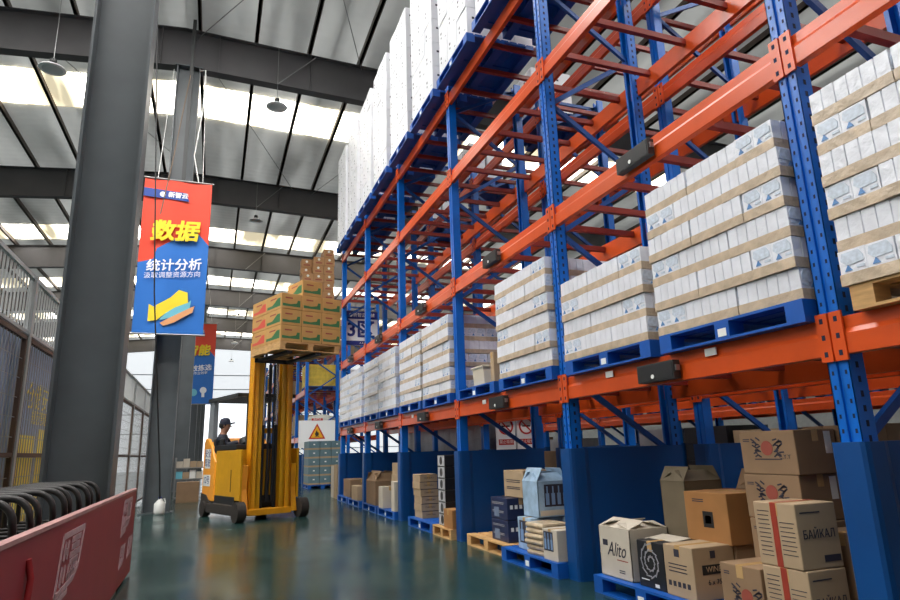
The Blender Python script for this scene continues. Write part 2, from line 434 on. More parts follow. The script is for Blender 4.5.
# small paper labels on the lower beam
for y, dz in ((3.2, .03), (4.35, .02), (6.95, .0), (9.9, 0), (1.5, .02)):
    MB().box(3.045, 3.0525, y-.05, y+.05, LV[0]+dz, LV[0]+dz+.05).build('paper_label', PAPER, A)

# ------------------------------------------------------------------ pallets
def make_pallet(kind, Lx, Ly, h=.13):
    nm = 'plastic_pallet' if kind == 'b' else 'wooden_pallet'
    root = bpy.data.objects.new(nm, None); COL.objects.link(root); root.empty_display_size = .1
    root['label'] = ''; root['category'] = 'pallet'
    m = PALB if kind == 'b' else WOOD
    t = .017
    b = MB()
    n = 8 if kind == 'b' else 7
    wy = Lx/(n + (n-1)*.25)
    for i in range(n):
        x = i*wy*1.25; b.box(x, x+wy, 0, Ly, h-t, h)
    for y in (0, Ly/2-.06, Ly-.12): b.box(0, Lx, y, y+.12, h-2*t, h-t)
    if kind == 'b': b.box(.01, Lx-.01, .01, Ly-.01, h-t*.7, h-t*.4)
    b.build('deck', m, root)
    b = MB()
    for x in (0, Lx/2-.06, Lx-.12): b.box(x, x+.12, 0, Ly, 0, .016)
    b.build('bottom_runner', m, root)
    for x in (0, Lx/2-.06, Lx-.12):
        for y in (0, Ly/2-.06, Ly-.12):
            MB().box(x, x+.12, y, y+.12, .016, h-2*t).build('block', m, root)
    if kind == 'b': MB().box(-.002, .0, Ly/2-.035, Ly/2+.035, .025, h-.055).build('paper_label', PAPER, root)
    return root
PB = proto(make_pallet('b', 1.0, 1.2)); PW = proto(make_pallet('w', 1.0, 1.15))
def pallet(pr, x, y, z, label, group=None, rz=0): return dup(pr, (x, y, z), (0, 0, rz), label, group)

# ------------------------------------------------------------------ wrapped white cases
CL, CS, CH = .445, .29, .184
def make_case(tray=None):
    b = MB()
    for i in range(6):
        for j in range(2):
            y0 = -CL/2 + i*CL/6; x0 = -CS/2 + j*CS/2
            b.box(x0+.0015, x0+CS/2-.0015, y0+.003, y0+CL/6-.003, .003, CH-.002-.002*((i*3+j) % 2))
    b.box(-CS/2+.008, CS/2-.008, -CL/2+.008, CL/2-.008, .004, CH-.012)
    root = b.build('wrapped_case', FILM); root['label'] = ''; root['category'] = 'case'
    t = MB(); e = .0025
    t.box(-CS/2-e, CS/2+e, -CL/2-e, CL/2+e, 0, .06)
    t.build('tray', tray or TRAY, root)
    for sy in (-1, 1):
        p = MB()
        for j in (-1, 1):
            cx = j*CS/4; y = sy*(CL/2+.0005)
            ya, yb = sorted((y-sy*.004, y+sy*.0008))
            p.prism([(cx-.058, .108), (cx+.03, .102), (cx+.06, .13), (cx+.05, .168), (cx-.04, .172), (cx-.06, .14)], 1, ya, yb, 1)
            p.box(cx-.06, cx-.02, ya, yb, .078, .092, 1)
            p.prism([(cx+.005, .072), (cx+.045, .072), (cx+.025, .104)], 1, ya, yb+.0002, 0)
        p.build('printed_label', [PRINTB, PRINTG], root)
    return proto(root)
CASE = make_case()
CASE_GLARE = make_case(mat('film_glare_tray', (214, 208, 202), .3, var=.08, scale=9, bump=.5, bscale=18))  # tray colour paled to stand in for film glare on the far loads
LAYER = ['bottom', 'second', 'third', 'fourth', 'fifth', 'top']
def load(x, y, z, layers, desc, seed, pr=None):
    """x: front face, y: near end of the load; cases of the front lane and of the near side"""
    rnd = random.Random(seed); g = 'wrapped cases of ' + desc
    j = lambda s=.004: rnd.uniform(-s, s)
    for k in range(layers):
        name = 'top' if k == layers-1 else LAYER[k]
        zz = z + k*CH
        pat = ['L', 'L', 'S'] if (k % 2 == 0) else ['S', 'L', 'L']      # from the near end
        yy = y; dx = j(.008); dy = j(.008)
        for q, t in enumerate(pat):
            wy, wx = (CL, CS) if t == 'L' else (CS, CL)
            place = ['near', 'middle', 'far'][q]
            rows = 1
            if q == 0: rows = 3 if t == 'L' else 2
            for r in range(rows):
                if k == 0 and False: pass
                cx = x + wx*(r+.5) + .003*r + dx + j(.005); cy = yy + wy/2 + dy
                kind = 'long' if t == 'L' else 'short-ended'
                pos = (place + ' front') if r == 0 else ('near side, %s column' % ('second' if r == 1 else 'third'))
                dup(pr or CASE, (cx, cy, zz), (0, 0, (0 if t == 'L' else PI/2) + j(.016)), 'white wrapped case, %s layer, %s, %s' % (name, pos, desc), g)
            yy += wy + .009
LOWER = [  # x, y, layers, pallet kind
    (3.0, .98, 6, 'w', 'rightmost lower-shelf load'),
    (3.0, 2.43, 6, 'b', 'second lower-shelf load from right'),
    (3.0, 3.74, 4, 'b', 'third lower-shelf load from right'),
    (3.0, 5.2, 6, 'b', 'fourth lower-shelf load from right'),
    (3.0, 7.98, 6, 'b', 'fifth lower-shelf load from right'),
    (3.0, 9.3, 6, 'b', 'sixth lower-shelf load from right'),
    (3.0, 10.75, 6, 'b', 'seventh lower-shelf load from right'),
    (3.0, 12.05, 6, 'b', 'eighth lower-shelf load from right'),
    (3.0, 13.52, 6, 'b', 'ninth lower-shelf load from right'),
    (3.0, 14.85, 6, 'b', 'leftmost lower-shelf load'),
]
TOP1 = LV[0]+BH/2
for i, (x, y, n, pk, d) in enumerate(LOWER):
    if pk == 'b': pallet(PB, x-.01, y-.01, TOP1, 'blue plastic pallet under the %s' % d, 'pallets on the lower shelf')
    else: pallet(PW, x-.0, y+.02, TOP1, 'wooden pallet under the %s' % d)
    load(x, y, TOP1+.13, n, d, 100+i, CASE_GLARE if i >= 6 else None)
pallet(PB, 2.99, 6.52, TOP1, 'blue plastic pallet carrying only a small bin on the lower shelf')

# top shelf: tall stacks of plain white cartons
WL, WH = .355, .42
def make_white():
    b = MB(); b.box(-WL/2, WL/2, -WL/2, WL/2, 0, WH-.004)
    o = b.build('white_carton', WHITE, bevel=.006); o['label'] = ''; o['category'] = 'carton'
    p = MB()
    for s in (-1, 1):
        x = s*(WL/2+.0004)
        xa, xb = sorted((x-s*.003, x+s*.0006))
        p.box(xa, xb, .06, .10, .24, .275).box(xa, xb, .065, .095, .17, .2)
        p.box(xa, xb, -.12, -.08, .1, .11)
        p.box(-.1, -.06, xa, xb, .24, .275)
    p.build('printed_mark', INK, o)
    t = MB().box(-WL/2, WL/2, -.025, .025, WH-.0042, WH-.003).box(-WL/2-.0006, -WL/2, -.025, .025, WH-.06, WH-.004)
    t.build('tape_strip', PAPER, o)
    return proto(o)
WCART = make_white()
TOP4 = LV[3]+BH/2
ST = [(5.22, 6), (6.6, 6), (7.98, 6), (9.36, 6), (10.76, 6), (12.1, 6), (13.5, 6), (14.86, 6)]
for i, (y, n) in enumerate(ST):
    d = '%s top-shelf stack from near end' % ORD[i]
    pallet(PB, 2.86, y-.02, TOP4, 'blue plastic pallet under the %s' % d, 'pallets on the top shelf')
    rnd = random.Random(i)
    for k in range(n):
        ln = LAYER[k] if k < n-1 else 'top'
        for q in range(3):
            for r in range(3 if (q == 0 or k == 0) else 1):
                if k == 0 and r > 0 and q > 0 and False: continue
                pos = ['near', 'middle', 'far'][q] + (' front' if r == 0 else [' front', ' centre', ' rear'][r])
                dup(WCART, (2.88 + WL/2 + r*(WL+.004) - rnd.uniform(0, .012), y + WL/2 + q*(WL+.004), TOP4+.13 + k*WH), (0, 0, rnd.uniform(-.015, .015)),
                    'plain white carton, %s layer, %s, %s' % (ln, pos, d), 'cartons of the ' + d)
# a few pallets on the top of the rack behind
for i, y in enumerate((7.98, 10.75, 13.5)):
    pallet(PB, 4.62, y, TOP4, '%s blue pallet from the near end on top of the back-to-back rack' % ORD[i].capitalize())
    for q in range(2):
        for r in range(2):
            for k in range(2):
                dup(WCART, (4.85+r*.4, y+.3+q*.4, TOP4+.13+k*WH), None, 'white carton high on the back-to-back rack, %s pallet, %s layer, %s %s' % (ORD[i], ('lower', 'upper')[k], ('near', 'far')[q], ('left', 'right')[r]), 'cartons on the back-to-back rack')

# ------------------------------------------------------------------ loose boxes
def carton(name, label, dims, loc, m, rz=0, group=None, cat='box', tape=True, flaps=False, tm=None, fa=(.5, .9)):
    """dims (x, y, z); loc = centre of the base"""
    dx, dy, dz = dims
    root = thing(name, label, cat, loc, rz, group)
    if flaps:
        b = MB(); t = .006
        b.box(-dx/2, dx/2, -dy/2, dy/2, 0, t).box(-dx/2, -dx/2+t, -dy/2, dy/2, 0, dz).box(dx/2-t, dx/2, -dy/2, dy/2, 0, dz)
        b.box(-dx/2, dx/2, -dy/2, -dy/2+t, 0, dz).box(-dx/2, dx/2, dy/2-t, dy/2, 0, dz)
        b.build('body', m, root)
        fl = min(dx, dy)*.45
        for s in (-1, 1):
            a = PI - (fa[0] + .3*random.random())
            f = MB().box(-dx/2*.97, dx/2*.97, 0, fl, 0, .005).build('flap', m, root, (0, s*dy/2, dz), (a if s > 0 else PI-a, 0, 0))
            a = PI - (fa[1] + .35*random.random())
            f = MB().box(0, fl, -dy/2*.97, dy/2*.97, 0, .005).build('flap', m, root, (s*dx/2, 0, dz), (0, -a if s > 0 else -(PI-a), 0))
    else:
        MB().box(-dx/2, dx/2, -dy/2, dy/2, 0, dz).build('body', m, root, bevel=.006)
        if tape:
            tw = .025; b = MB(); lo = dy >= dx
            if lo:
                b.box(-tw, tw, -dy/2-.001, dy/2+.001, dz, dz+.0012)
                for s in (-1, 1): ya, yb = sorted((s*dy/2, s*(dy/2+.0012))); b.box(-tw, tw, ya, yb, dz-.07, dz+.001)
            else:
                b.box(-dx/2-.001, dx/2+.001, -tw, tw, dz, dz+.0012)
                for s in (-1, 1): xa, xb = sorted((s*dx/2, s*(dx/2+.0012))); b.box(xa, xb, -tw, tw, dz-.07, dz+.001)
            b.build('tape_strip', tm or TAPE, root)
    return root
def onface(root, dims, face, u0, u1, v0, v1, m, name='printed_panel', d=.0015):
    """a thin printed rectangle on a side; u from 0 to 1 left to right as seen, v from 0 to 1 upwards"""
    dx, dy, dz = dims; b = MB()
    if face == '-x': b.box(-dx/2-d, -dx/2+.001, dy/2-u1*dy, dy/2-u0*dy, v0*dz, v1*dz)
    else: b.box(-dx/2+u0*dx, -dx/2+u1*dx, -dy/2-d, -dy/2+.001, v0*dz, v1*dz)
    return b.build(name, m, root)
def ontext(root, dims, face, u, v, s, size, m, sx=1, shear=0):
    dx, dy, dz = dims
    loc = (-dx/2-.002, dy/2-u*dy, v*dz) if face == '-x' else (-dx/2+u*dx, -dy/2-.002, v*dz)
    return text('lettering', s, size, m, root, loc, face, .0006, shear, sx)
def emblem(root, dims, face, u, v, r):
    """red disc between two dark leafy supporters over a dark line"""
    dx, dy, dz = dims; b = MB()
    def P(a, h, o): return (-dx/2-o, dy/2-u*dy-a, v*dz+h) if face == '-x' else (-dx/2+u*dx+a, -dy/2-o, v*dz+h)
    b.cyl(P(0, 0, -.001), P(0, 0, .002), r, 18, 0)
    rnd = random.Random(3)
    for s in (-1, 1):
        for k in range(16):
            a0 = s*(r*1.1 + r*.22*(k % 5)); h0 = -r*1.2 + r*.15*k
            b.bar(P(a0, h0, .0012), P(a0 + s*r*rnd.uniform(.3, .8), h0 + r*rnd.uniform(-.3, .5), .0012), r*.2, .0015, 1, upv=(1, 0, 0) if face == '-x' else (0, 1, 0))
    b.bar(P(-r*2.3, -r*1.5, .0012), P(r*2.3, -r*1.5, .0012), r*.14, .0015, 1, upv=(1, 0, 0) if face == '-x' else (0, 1, 0))
    b.build('printed_emblem', [REDP, INK], root)
    ontext(root, dims, face, u+.3, v-.2, 'C.Y.Y', r*.8, INK)
def lines(root, dims, face, u0, u1, vs, m=INK, h=.02):
    for v in vs:
        pass
    dx, dy, dz = dims; b = MB(); d = .0013; rnd = random.Random(len(vs))
    for v in vs:
        e = u1 - rnd.random()*.12*(u1-u0)
        if face == '-x': b.box(-dx/2-d, -dx/2+.001, dy/2-e*dy, dy/2-u0*dy, v*dz, v*dz+h*dz)
        else: b.box(-dx/2+u0*dx, -dx/2+e*dx, -dy/2-d, -dy/2+.001, v*dz, v*dz+h*dz)
    b.build('printed_text', m, root)
G0 = .13    # pallet top
# --- first bay right of the second post (nearest)
pallet(PB, 2.94, 3.46, 0, 'blue plastic pallet on the floor under the white and black boxes')
pallet(PW, 2.93, 2.44, 0, 'wooden pallet on the floor under the tall emblem boxes at right').scale = (1, .87, 1)
d = (.36, .41, .37); c = carton('white_box', 'off-white wine box with script lettering, left end of the nearest blue pallet', d, (3.19, 4.435, G0), CARDW, flaps=True, fa=(.12, .3))
ontext(c, d, '-x', .55, .56, 'Alito', .15, INK, .8, .4); lines(c, d, '-x', .55, .9, (.36,), REDP); onface(c, d, '-x', .12, .28, .62, .74, INK, 'printed_seal'); lines(c, d, '-x', .6, .8, (.12, .16), INK)
d = (.34, .30, .32); c = carton('black_box', 'black box with grey floral print between the white and cream boxes', d, (3.18, 4.0, G0), BLACKB)
b = MB(); rnd = random.Random(5)
for k in range(26):
    t = k*.55; r = .02+.0035*k
    p = (-.172, .0+math.cos(t)*r, .18+math.sin(t)*r*1.1); q = (-.172, math.cos(t+.6)*(r+.015), .18+math.sin(t+.6)*(r+.015)*1.1)
    b.bar(p, q, .008, .003, 0, upv=(1, 0, 0))
b.build('floral_print', mat('grey_print', (150, 150, 155), .5), c); lines(c, d, '-x', .1, .4, (.16,), PAPER); onface(c, d, '-x', .6, .75, .05, .12, PAPER)
MB().box(-.16, .1, -.15, .15, 0, .004).build('flap', CARDW, c, (-.0, .02, d[2]+.002), (0, -.12, 0))
d = (.35, .29, .33); c = carton('cream_box', 'cream cardboard box with dark printed panels in front of the taped boxes', d, (3.175, 3.69, G0), CARDL)
onface(c, d, '-x', .38, .56, .78, .93, INK); lines(c, d, '-x', .15, .8, (.62, .55, .48), INK); 
for k in range(5): onface(c, d, '-x', .1+.16*k, .2+.16*k, .2, .3, INK)
onface(c, d, '-y', .2, .75, .48, .66, BLACK); ontext(c, d, '-y', .47, .57, 'WINE', .05, CARDL); ontext(c, d, '-y', .5, .33, '6 x 750', .045, INK); onface(c, d, '-y', .42, .54, .78, .92, INK)
d = (.4, .4, .32); carton('brown_box', 'plain brown box under the orange-brown box', d, (3.56, 3.73, G0), CARD)
c = carton('orange_brown_box', 'orange-brown box with dark diamond emblem stacked behind the cream box', (.42, .42, .34), (3.53, 3.73, G0+.32), CARDO)
d = (.42, .42, .34); onface(c, d, '-x', .42, .66, .3, .62, BLACK); onface(c, d, '-x', .47, .61, .38, .54, CARDO); onface(c, d, '-y', .72, .92, .5, .66, PAPER); lines(c, d, '-x', .2, .5, (.84, .8), INK)
c = carton('olive_box', 'tall olive-brown open box behind the black box', (.36, .28, .72), (3.56, 4.13, G0), CARDG, flaps=True)
lines(c, (.36, .28, .72), '-x', .2, .9, (.3, .33, .36), PAPER, .015)
carton('brown_box', 'brown open box with raised flaps behind the orange-brown box', (.36, .4, .66), (3.97, 3.7, G0), CARD, flaps=True)
carton('brown_box', 'brown box far back beside the nearest guard panel', (.4, .42, .42), (3.95, 4.2, G0), CARDL)
# emblem stack
ed = (.34, .42, .265)
for q, (x, y) in enumerate(((3.43, 3.06), (3.79, 3.02))):
    for k in range(4):
        c = carton('emblem_box', 'brown box with red emblem, %s of the four-high %s stack' % (('bottom', 'second', 'third', 'top')[k], ('front', 'rear')[q]), ed, (x+random.uniform(-.01, .01), y+random.uniform(-.01, .01), G0+k*.268), CARD, group='emblem boxes at right')
        emblem(c, ed, '-x', .5, .6, .045)
        if k > 1 and q == 0: onface(c, ed, '-y', .72, .88, .45, .95, PAPER, 'paper_label')
        lines(c, ed, '-x', .06, .2, (.8, .76), INK)
bd = (.29, .285, .335)
for k in range(2):
    c = carton('taped_box', 'brown box sealed with red tape, %s of the pair at front right' % ('lower', 'upper')[k], bd, (3.085, 2.765+.006*k, G0+k*.338), CARDL, .03-.05*k)
    onface(c, bd, '-x', .42, .56, 0, 1, REDT, 'red_tape'); MB().box(-.145, .145, -.02, .02, .335, .3365).build('red_tape', REDT, c)
    lines(c, bd, '-x', .08, .38, [.15+.07*i for i in range(11)], INK, .012); lines(c, bd, '-x', .6, .94, [.2+.07*i for i in range(8)], INK, .012)
    ontext(c, bd, '-y', .5, .52, 'БАЙКАЛ', .062, INK, .9); lines(c, bd, '-y', .1, .6, (.85,), INK); onface(c, bd, '-y', .55, .95, .1, .2, INK)
c = carton('emblem_box', 'low brown box with red emblem standing left of the taped pair', (.32, .31, .3), (3.1, 3.085, G0), CARD)
emblem(c, (.32, .31, .3), '-x', .62, .45, .042); lines(c, (.32, .31, .3), '-x', .1, .25, (.84, .8), INK)
carton('brown_box', 'plain brown box behind the taped pair beside the nearest post', (.4, .3, .5), (3.5, 2.68, G0), CARD)
# --- second bay
pallet(PW, 3.0, 6.4, 0, 'wooden pallet on the floor under the navy boxes')
pallet(PB, 2.92, 5.2, 0, 'blue plastic pallet on the floor under the bottle boxes').scale = (1, .98, 1)
nd = (.34, .44, .23)
for k in range(2):
    c = carton('navy_box', 'dark navy box with white wave print, %s of the pair on the wooden pallet' % ('lower', 'upper')[k], nd, (3.25, 6.74, G0+k*.235), NAVYBOX)
    lines(c, nd, '-x', .1, .8, (.7, .76, .3, .36), mat('grey_print', (150, 150, 155), .5), .03); onface(c, nd, '-x', .2, .5, .1, .55, mat('grey_blue', (110, 125, 150), .5))
    for i in range(5): onface(c, nd, '-y', .1+.17*i, .2+.17*i, .5, .68, PAPER)
c = carton('grey_box', 'pale grey box lying on top of the navy boxes', (.42, .5, .29), (3.42, 6.6, G0+.47), CARDL); lines(c, (.42, .5, .29), '-x', .15, .85, (.55, .62, .3, .36), INK, .03)
carton('brown_box', 'brown box behind the navy boxes on the wooden pallet', (.4, .5, .45), (3.75, 6.75, G0), CARD)
BLUEW = mat('pale_blue_box', (150, 176, 200), .5, var=.25, scale=9)
BOT = mat('bottle_print', (40, 56, 92), .4)
def bottles(c, d, face, n, u0, u1, v0, v1):
    onface(c, d, face, u0, u1, v0, v1, BOT if n > 4 else INK, 'dark_panel')
    for i in range(n):
        u = u0 + (u1-u0)*(i+.5)/n; w_ = (u1-u0)/n*.3; h = v1-v0
        onface(c, d, face, u-w_, u+w_, v0+.08*h, v0+.6*h, mat('bottle_blue', (120, 150, 190), .3), 'bottle_print', .0022)
        onface(c, d, face, u-w_*.4, u+w_*.4, v0+.6*h, v0+.92*h, mat('bottle_blue', (120, 150, 190), .3), 'bottle_neck_print', .0022)
d = (.36, .3, .31); c = carton('bottle_box', 'wide pale blue box with bottle picture at its left end, under the open bottle box', d, (3.22, 6.05, G0), BLUEW); bottles(c, d, '-x', 2, .15, .85, .2, .9)
d = (.36, .3, .31); carton('bottle_box', 'pale blue box beside the wide bottle box at the back of the pallet', d, (3.58, 6.0, G0), BLUEW)
d = (.36, .34, .35); c = carton('bottle_box', 'pale blue open box picturing four bottles on top of the wide bottle box', d, (3.3, 6.03, G0+.313), BLUEW, flaps=True); bottles(c, d, '-y', 4, .2, .95, .3, .92)
onface(c, d, '-y', .05, .95, .05, .2, CARDW)
carton('brown_box', 'brown open box behind the picture bottle box', (.3, .3, .36), (3.7, 5.95, G0+.313), CARDL, flaps=True)
d = (.3, .26, .27); c = carton('bottle_box', 'off-white box with dark bottle picture at the front of the blue pallet', d, (3.1, 5.37, G0), CARDW, .02); bottles(c, d, '-x', 3, .08, .72, .3, .92)
carton('brown_box', 'brown box at the back behind the off-white bottle box', (.4, .5, .55), (3.65, 5.5, G0), CARD)
# plastic bundle
b = MB(); rnd = random.Random(2)
for k in range(6):
    z = .0+k*.05; e = rnd.uniform(-.012, .012); b.box(-.14+e, .16+e, -.15, .16, z, z+.046)
o = b.build('bag_bundle', mat('plastic_film_bag', (198, 178, 150), .2, var=.2, scale=12, bump=.6, bscale=14), None, (3.09, 5.7, G0), (0, 0, .1), bevel=.02)
tag(o, 'clear plastic bundle of stacked packs between the two bottle boxes', 'bundle')
# --- third bay
pallet(PB, 2.96, 8.75, 0, 'blue plastic pallet on the floor under the flat beige boxes')
pallet(PW, 2.95, 7.98, 0, 'wooden pallet on the floor under the black appliance boxes').scale = (1, .64, 1)
fd = (.29, .37, .106)
for k in range(6):
    c = carton('flat_box', 'flat beige box, %s of the stack of six' % (LAYER[k]), fd, (3.17 + (.02 if k < 3 else 0) + random.uniform(-.012, .012), 9.68+random.uniform(-.012, .012), G0+k*.108), CARDL, group='flat beige boxes')
    ontext(c, fd, '-y', .5, .5, 'CHATEAU', .035, INK); onface(c, fd, '-y', .0, 1, .93, 1.0, INK)
ad = (.36, .3, .155)
for k in range(6):
    c = carton('appliance_box', 'black film-wrapped appliance box with round picture, %s of the stack' % LAYER[k], ad, (3.2, 8.49, G0+k*.157), BLACKB, group='film-wrapped appliance boxes', tape=False)
    onface(c, ad, '-x', .05, .95, .06, .94, mat('film_white', (190, 190, 194), .25, var=.2, scale=14)); 
    MB().cyl((-.183, 0, .078), (-.178, 0, .078), .058, 16).build('round_picture', BLACKB, c)
carton('gold_box', 'golden brown box beside the appliance stack on the wooden pallet', (.34, .33, .24), (3.15, 8.16, G0), CARDO)
carton('brown_box', 'brown box hidden behind the golden box', (.4, .34, .5), (3.62, 8.18, G0), CARD)
# --- fourth bay
pallet(PB, 2.97, 10.8, 0, 'blue plastic pallet on the floor under the tall box stack'); pallet(PB, 2.97, 12.1, 0, 'blue plastic pallet on the floor under the wide open box')
carton('brown_box', 'wide brown open box with a raised flap in the fourth bay', (.5, .8, .45), (3.25, 12.65, G0), CARD, flaps=True)
carton('white_box', 'white box standing left of the tall box stack', (.3, .3, .38), (3.12, 11.75, G0), CARDW)
for k in range(4): carton('brown_box', 'light brown box, %s of the four-high stack in the fourth bay' % ('bottom', 'second', 'third', 'top')[k], (.36, .42, .2), (3.3+random.uniform(-.02, .02), 11.25, G0+k*.202), CARDL, group='four-high box stack')
carton('white_box', 'tall white box beside the third guard panel', (.2, .2, .5), (3.08, 10.93, G0), CARDW)
# --- fifth bay
pallet(PB, 2.97, 13.6, 0, 'light-worn blue pallet on the floor in the fifth bay, nearer one'); pallet(PB, 2.97, 14.9, 0, 'light-worn blue pallet on the floor in the fifth bay, farther one')
carton('brown_box', 'big brown box in the fifth bay on the farther pallet', (.55, .8, .4), (3.3, 15.2, G0), CARD)
carton('cream_box', 'cream box at the front of the fifth bay', (.35, .6, .3), (3.15, 14.1, G0), CARDL)
carton('brown_box', 'brown box behind the cream box in the fifth bay', (.4, .6, .42), (3.6, 14.2, G0), CARD)
carton('brown_box', 'open brown box on top of the one behind the cream box', (.36, .5, .33), (3.6, 14.1, G0+.425), CARD, flaps=True)
for k in range(3): carton('tan_box', 'tan box, %s of the three-high stack past the rack end' % ('bottom', 'middle', 'top')[k], (.34, .4, .28), (3.2, 16.75, k*.282), CARDL, group='stack past the rack end')
for k in range(3): carton('white_box', 'white box, %s of the stack past the rack end' % ('bottom', 'middle', 'top')[k], (.3, .35, .27), (3.18, 17.2, k*.272), CARDW, group='white stack past the rack end')
# small bin and box on the lower shelf
root = thing('storage_bin', 'small beige plastic bin on the lower-shelf blue pallet', 'bin', (3.2, 7.15, TOP1+.13))
b = MB(); b.prism([(-.12, 0), (.12, 0), (.14, .24), (-.14, .24)], 1, -.17, .17); b.build('body', mat('beige_plastic', (206, 196, 176), .5), root, bevel=.01)
MB().box(-.15, .15, -.19, .19, .225, .25).build('lid', mat('beige_plastic', (206, 196, 176), .5), root, bevel=.006)
carton('cream_box', 'slim upright cream box right of the beige bin', (.3, .1, .36), (3.2, 6.68, TOP1+.13), CARDL)

# ------------------------------------------------------------------ loads of the rear racks, seen through the gap
GREYW = mat('grey_wrapped_load', (150, 150, 156), .35, var=.15, scale=3, bump=.3, bscale=12)
def bulk(x, y, z, sx, sy, sz, m, label, group):
    r = thing('wrapped_load', label, 'load', (x, y, z), 0, group)
    nx, ny, nz = max(1, round(sx/.4)), max(1, round(sy/.4)), max(1, round(sz/.3))
    b = MB()
    for i in range(nx):
        for j in range(ny):
            for k in range(nz): b.box(i*sx/nx+.004, (i+1)*sx/nx-.004, j*sy/ny+.004, (j+1)*sy/ny-.004, .12+k*sz/nz+.002, .12+(k+1)*sz/nz-.002)
    b.build('cartons', m, r); 
    b = MB(); b.box(0, sx, 0, sy, .1, .12)
    for x_ in (0, sx/2-.05, sx-.1):
        for y_ in (0, sy/2-.05, sy-.1): b.box(x_, x_+.1, y_, y_+.1, 0, .1)
    b.build('pallet_base', PALB, r)
k = 0
for i, y in enumerate((12.1, 13.5, 14.85, 10.75)):
    bulk(4.65, y, 0, 1.05, 1.15, 1.5, GREYW, '%s grey wrapped load on the floor of the back-to-back rack' % ORD[i], 'grey loads behind')
for i, y in enumerate((3.0, 6.9, 8.2)):
    bulk(4.7, y, 0, 1.0, 1.0, .95, (CARD, CARDL, CARD)[i], '%s brown carton load from the right on the floor of the back-to-back rack' % ORD[i], 'brown loads behind')
for i in range(-1, 7):
    for q in range(2):
        y = Y0+BAY*i+.14+q*1.3
        m = (WHITE, CARDL, GREYW, CARD, CARDG)[(i*2+q) % 5]
        bulk(9.0, y, TOP1, 1.05, 1.15, 1.0, m, 'wrapped load number %s from the right on the dim rack across the next aisle' % ORD[(i+1)*2+q] if False else '%s pallet load from the right, shelf of the dim rack across the next aisle' % (ORD+['fifteenth', 'sixteenth'])[(i+1)*2+q], 'loads across the next aisle')
        bulk(9.0, y, 0, 1.05, 1.15, (1.3, .9, 1.2)[(i+q) % 3], (CARD, GREYW, CARDL, BLACKB)[(i*3+q) % 4], '%s pallet load from the right, floor of the dim rack across the next aisle' % (ORD+['fifteenth', 'sixteenth'])[(i+1)*2+q], 'floor loads across the next aisle')
# far racks
for i in range(0, 8):
    for li, zz in ((0, LV[0]), (1, LV[1]), (2, LV[2])):
        if (i+li) % 3 == 2 or (i == 0 and li == 0): continue
        bulk(3.1, YF[i]+.15, zz+.1, 1.1, 1.15, .8, (WHITE, CARDL, mat('yellow_goods', (210, 180, 70), .6, var=.2))[(i+li*2) % 3], 'load on %s shelf, %s bay of the far rack beyond the cross aisle' % (ORD[li], ORD[i]), 'loads of the far rack')
        if i < 4: bulk(4.65, YF[i]+1.4, zz+.1, 1.1, 1.15, .8, (CARDL, WHITE, CARD)[(i+li) % 3], 'load on %s shelf, %s bay of the far back rack' % (ORD[li], ORD[i]), 'loads of the far back rack')
b = MB()
for k in range(4): b.lathe([(0, .0), (.3, .02), (.36, .1), (.3, .19), (0, .22)], (3.7+.1*(k % 2), 22.95+.02*k, .0+k*.18), 14)
# no-smoking signs fixed to a frame of the rack behind
def nosmoke(x, y, lab):
    r = thing('no_smoking_sign', lab, 'sign', (x, y, 0))
    MB().box(-.19, .19, -.02, .02, 1.1, 1.72).build('board', SIGNW, r)
    b = MB(); n = 28; vs = []
    for k in range(n):
        t = 2*PI*k/n
        for q in (.15, .12): vs += [(q*math.cos(t), -.026, 1.52+q*math.sin(t)), (q*math.cos(t), -.02, 1.52+q*math.sin(t))]
    fs = []
    for k in range(n):
        a, c = 4*k, 4*((k+1) % n); fs += [(a, c, c+2, a+2), (a, a+1, c+1, c), (a+2, c+2, c+3, a+3)]
    b.add(vs, fs); b.bar((-.1, -.023, 1.62), (.1, -.023, 1.42), .025, .006, upv=(0, 1, 0)); b.build('prohibition_ring', SIGNR, r)
    MB().box(-.08, .08, -.023, -.02, 1.51, 1.535).build('cigarette_symbol', BLACK, r)
    MB().box(-.15, .15, -.023, -.02, 1.19, 1.29).build('red_strip', SIGNR, r)
    text('lettering', '禁止吸烟', .07, PAPER, r, (0, -.025, 1.24), '-y', .001)
nosmoke(5.42, 10.5, 'white no-smoking sign on the rack behind the third bay, right one')
nosmoke(5.0, 10.5, 'white no-smoking sign on the rack behind the third bay, left one')

# ------------------------------------------------------------------ sign 3区
r = thing('zone_sign', 'white and blue zone sign with a large 3 at the rack end', 'sign', (3.6, 16.3, 4.42))
MB().box(-.46, .46, 0, .03, -.48, .45).build('board', SIGNW, r)
MB().box(-.46, .46, -.004, 0, .24, .45).build('blue_band', SIGNB, r); MB().box(-.46, .46, -.004, 0, -.48, -.36).build('blue_band', SIGNB, r)
text('lettering', '3区', .52, SIGNB, r, (.0, -.006, -.07), '-y', .002, off=.012)
text('lettering', '新智云仓储', .12, PAPER, r, (.08, -.008, .345), '-y', .001); MB().cyl((-.28, -.006, .345), (-.28, -.002, .345), .05, 14).build('round_logo', PAPER, r)
text('lettering', 'A B C', .07, PAPER, r, (.05, -.008, -.42), '-y', .001)
MB().box(-.46, .46, .0, .02, .45, .47).bar((-.4, .01, .46), (-.4, .01, .66), .015, .015).bar((.4, .01, .46), (.4, .01, .66), .015, .015).build('hanger', STEEL, r)
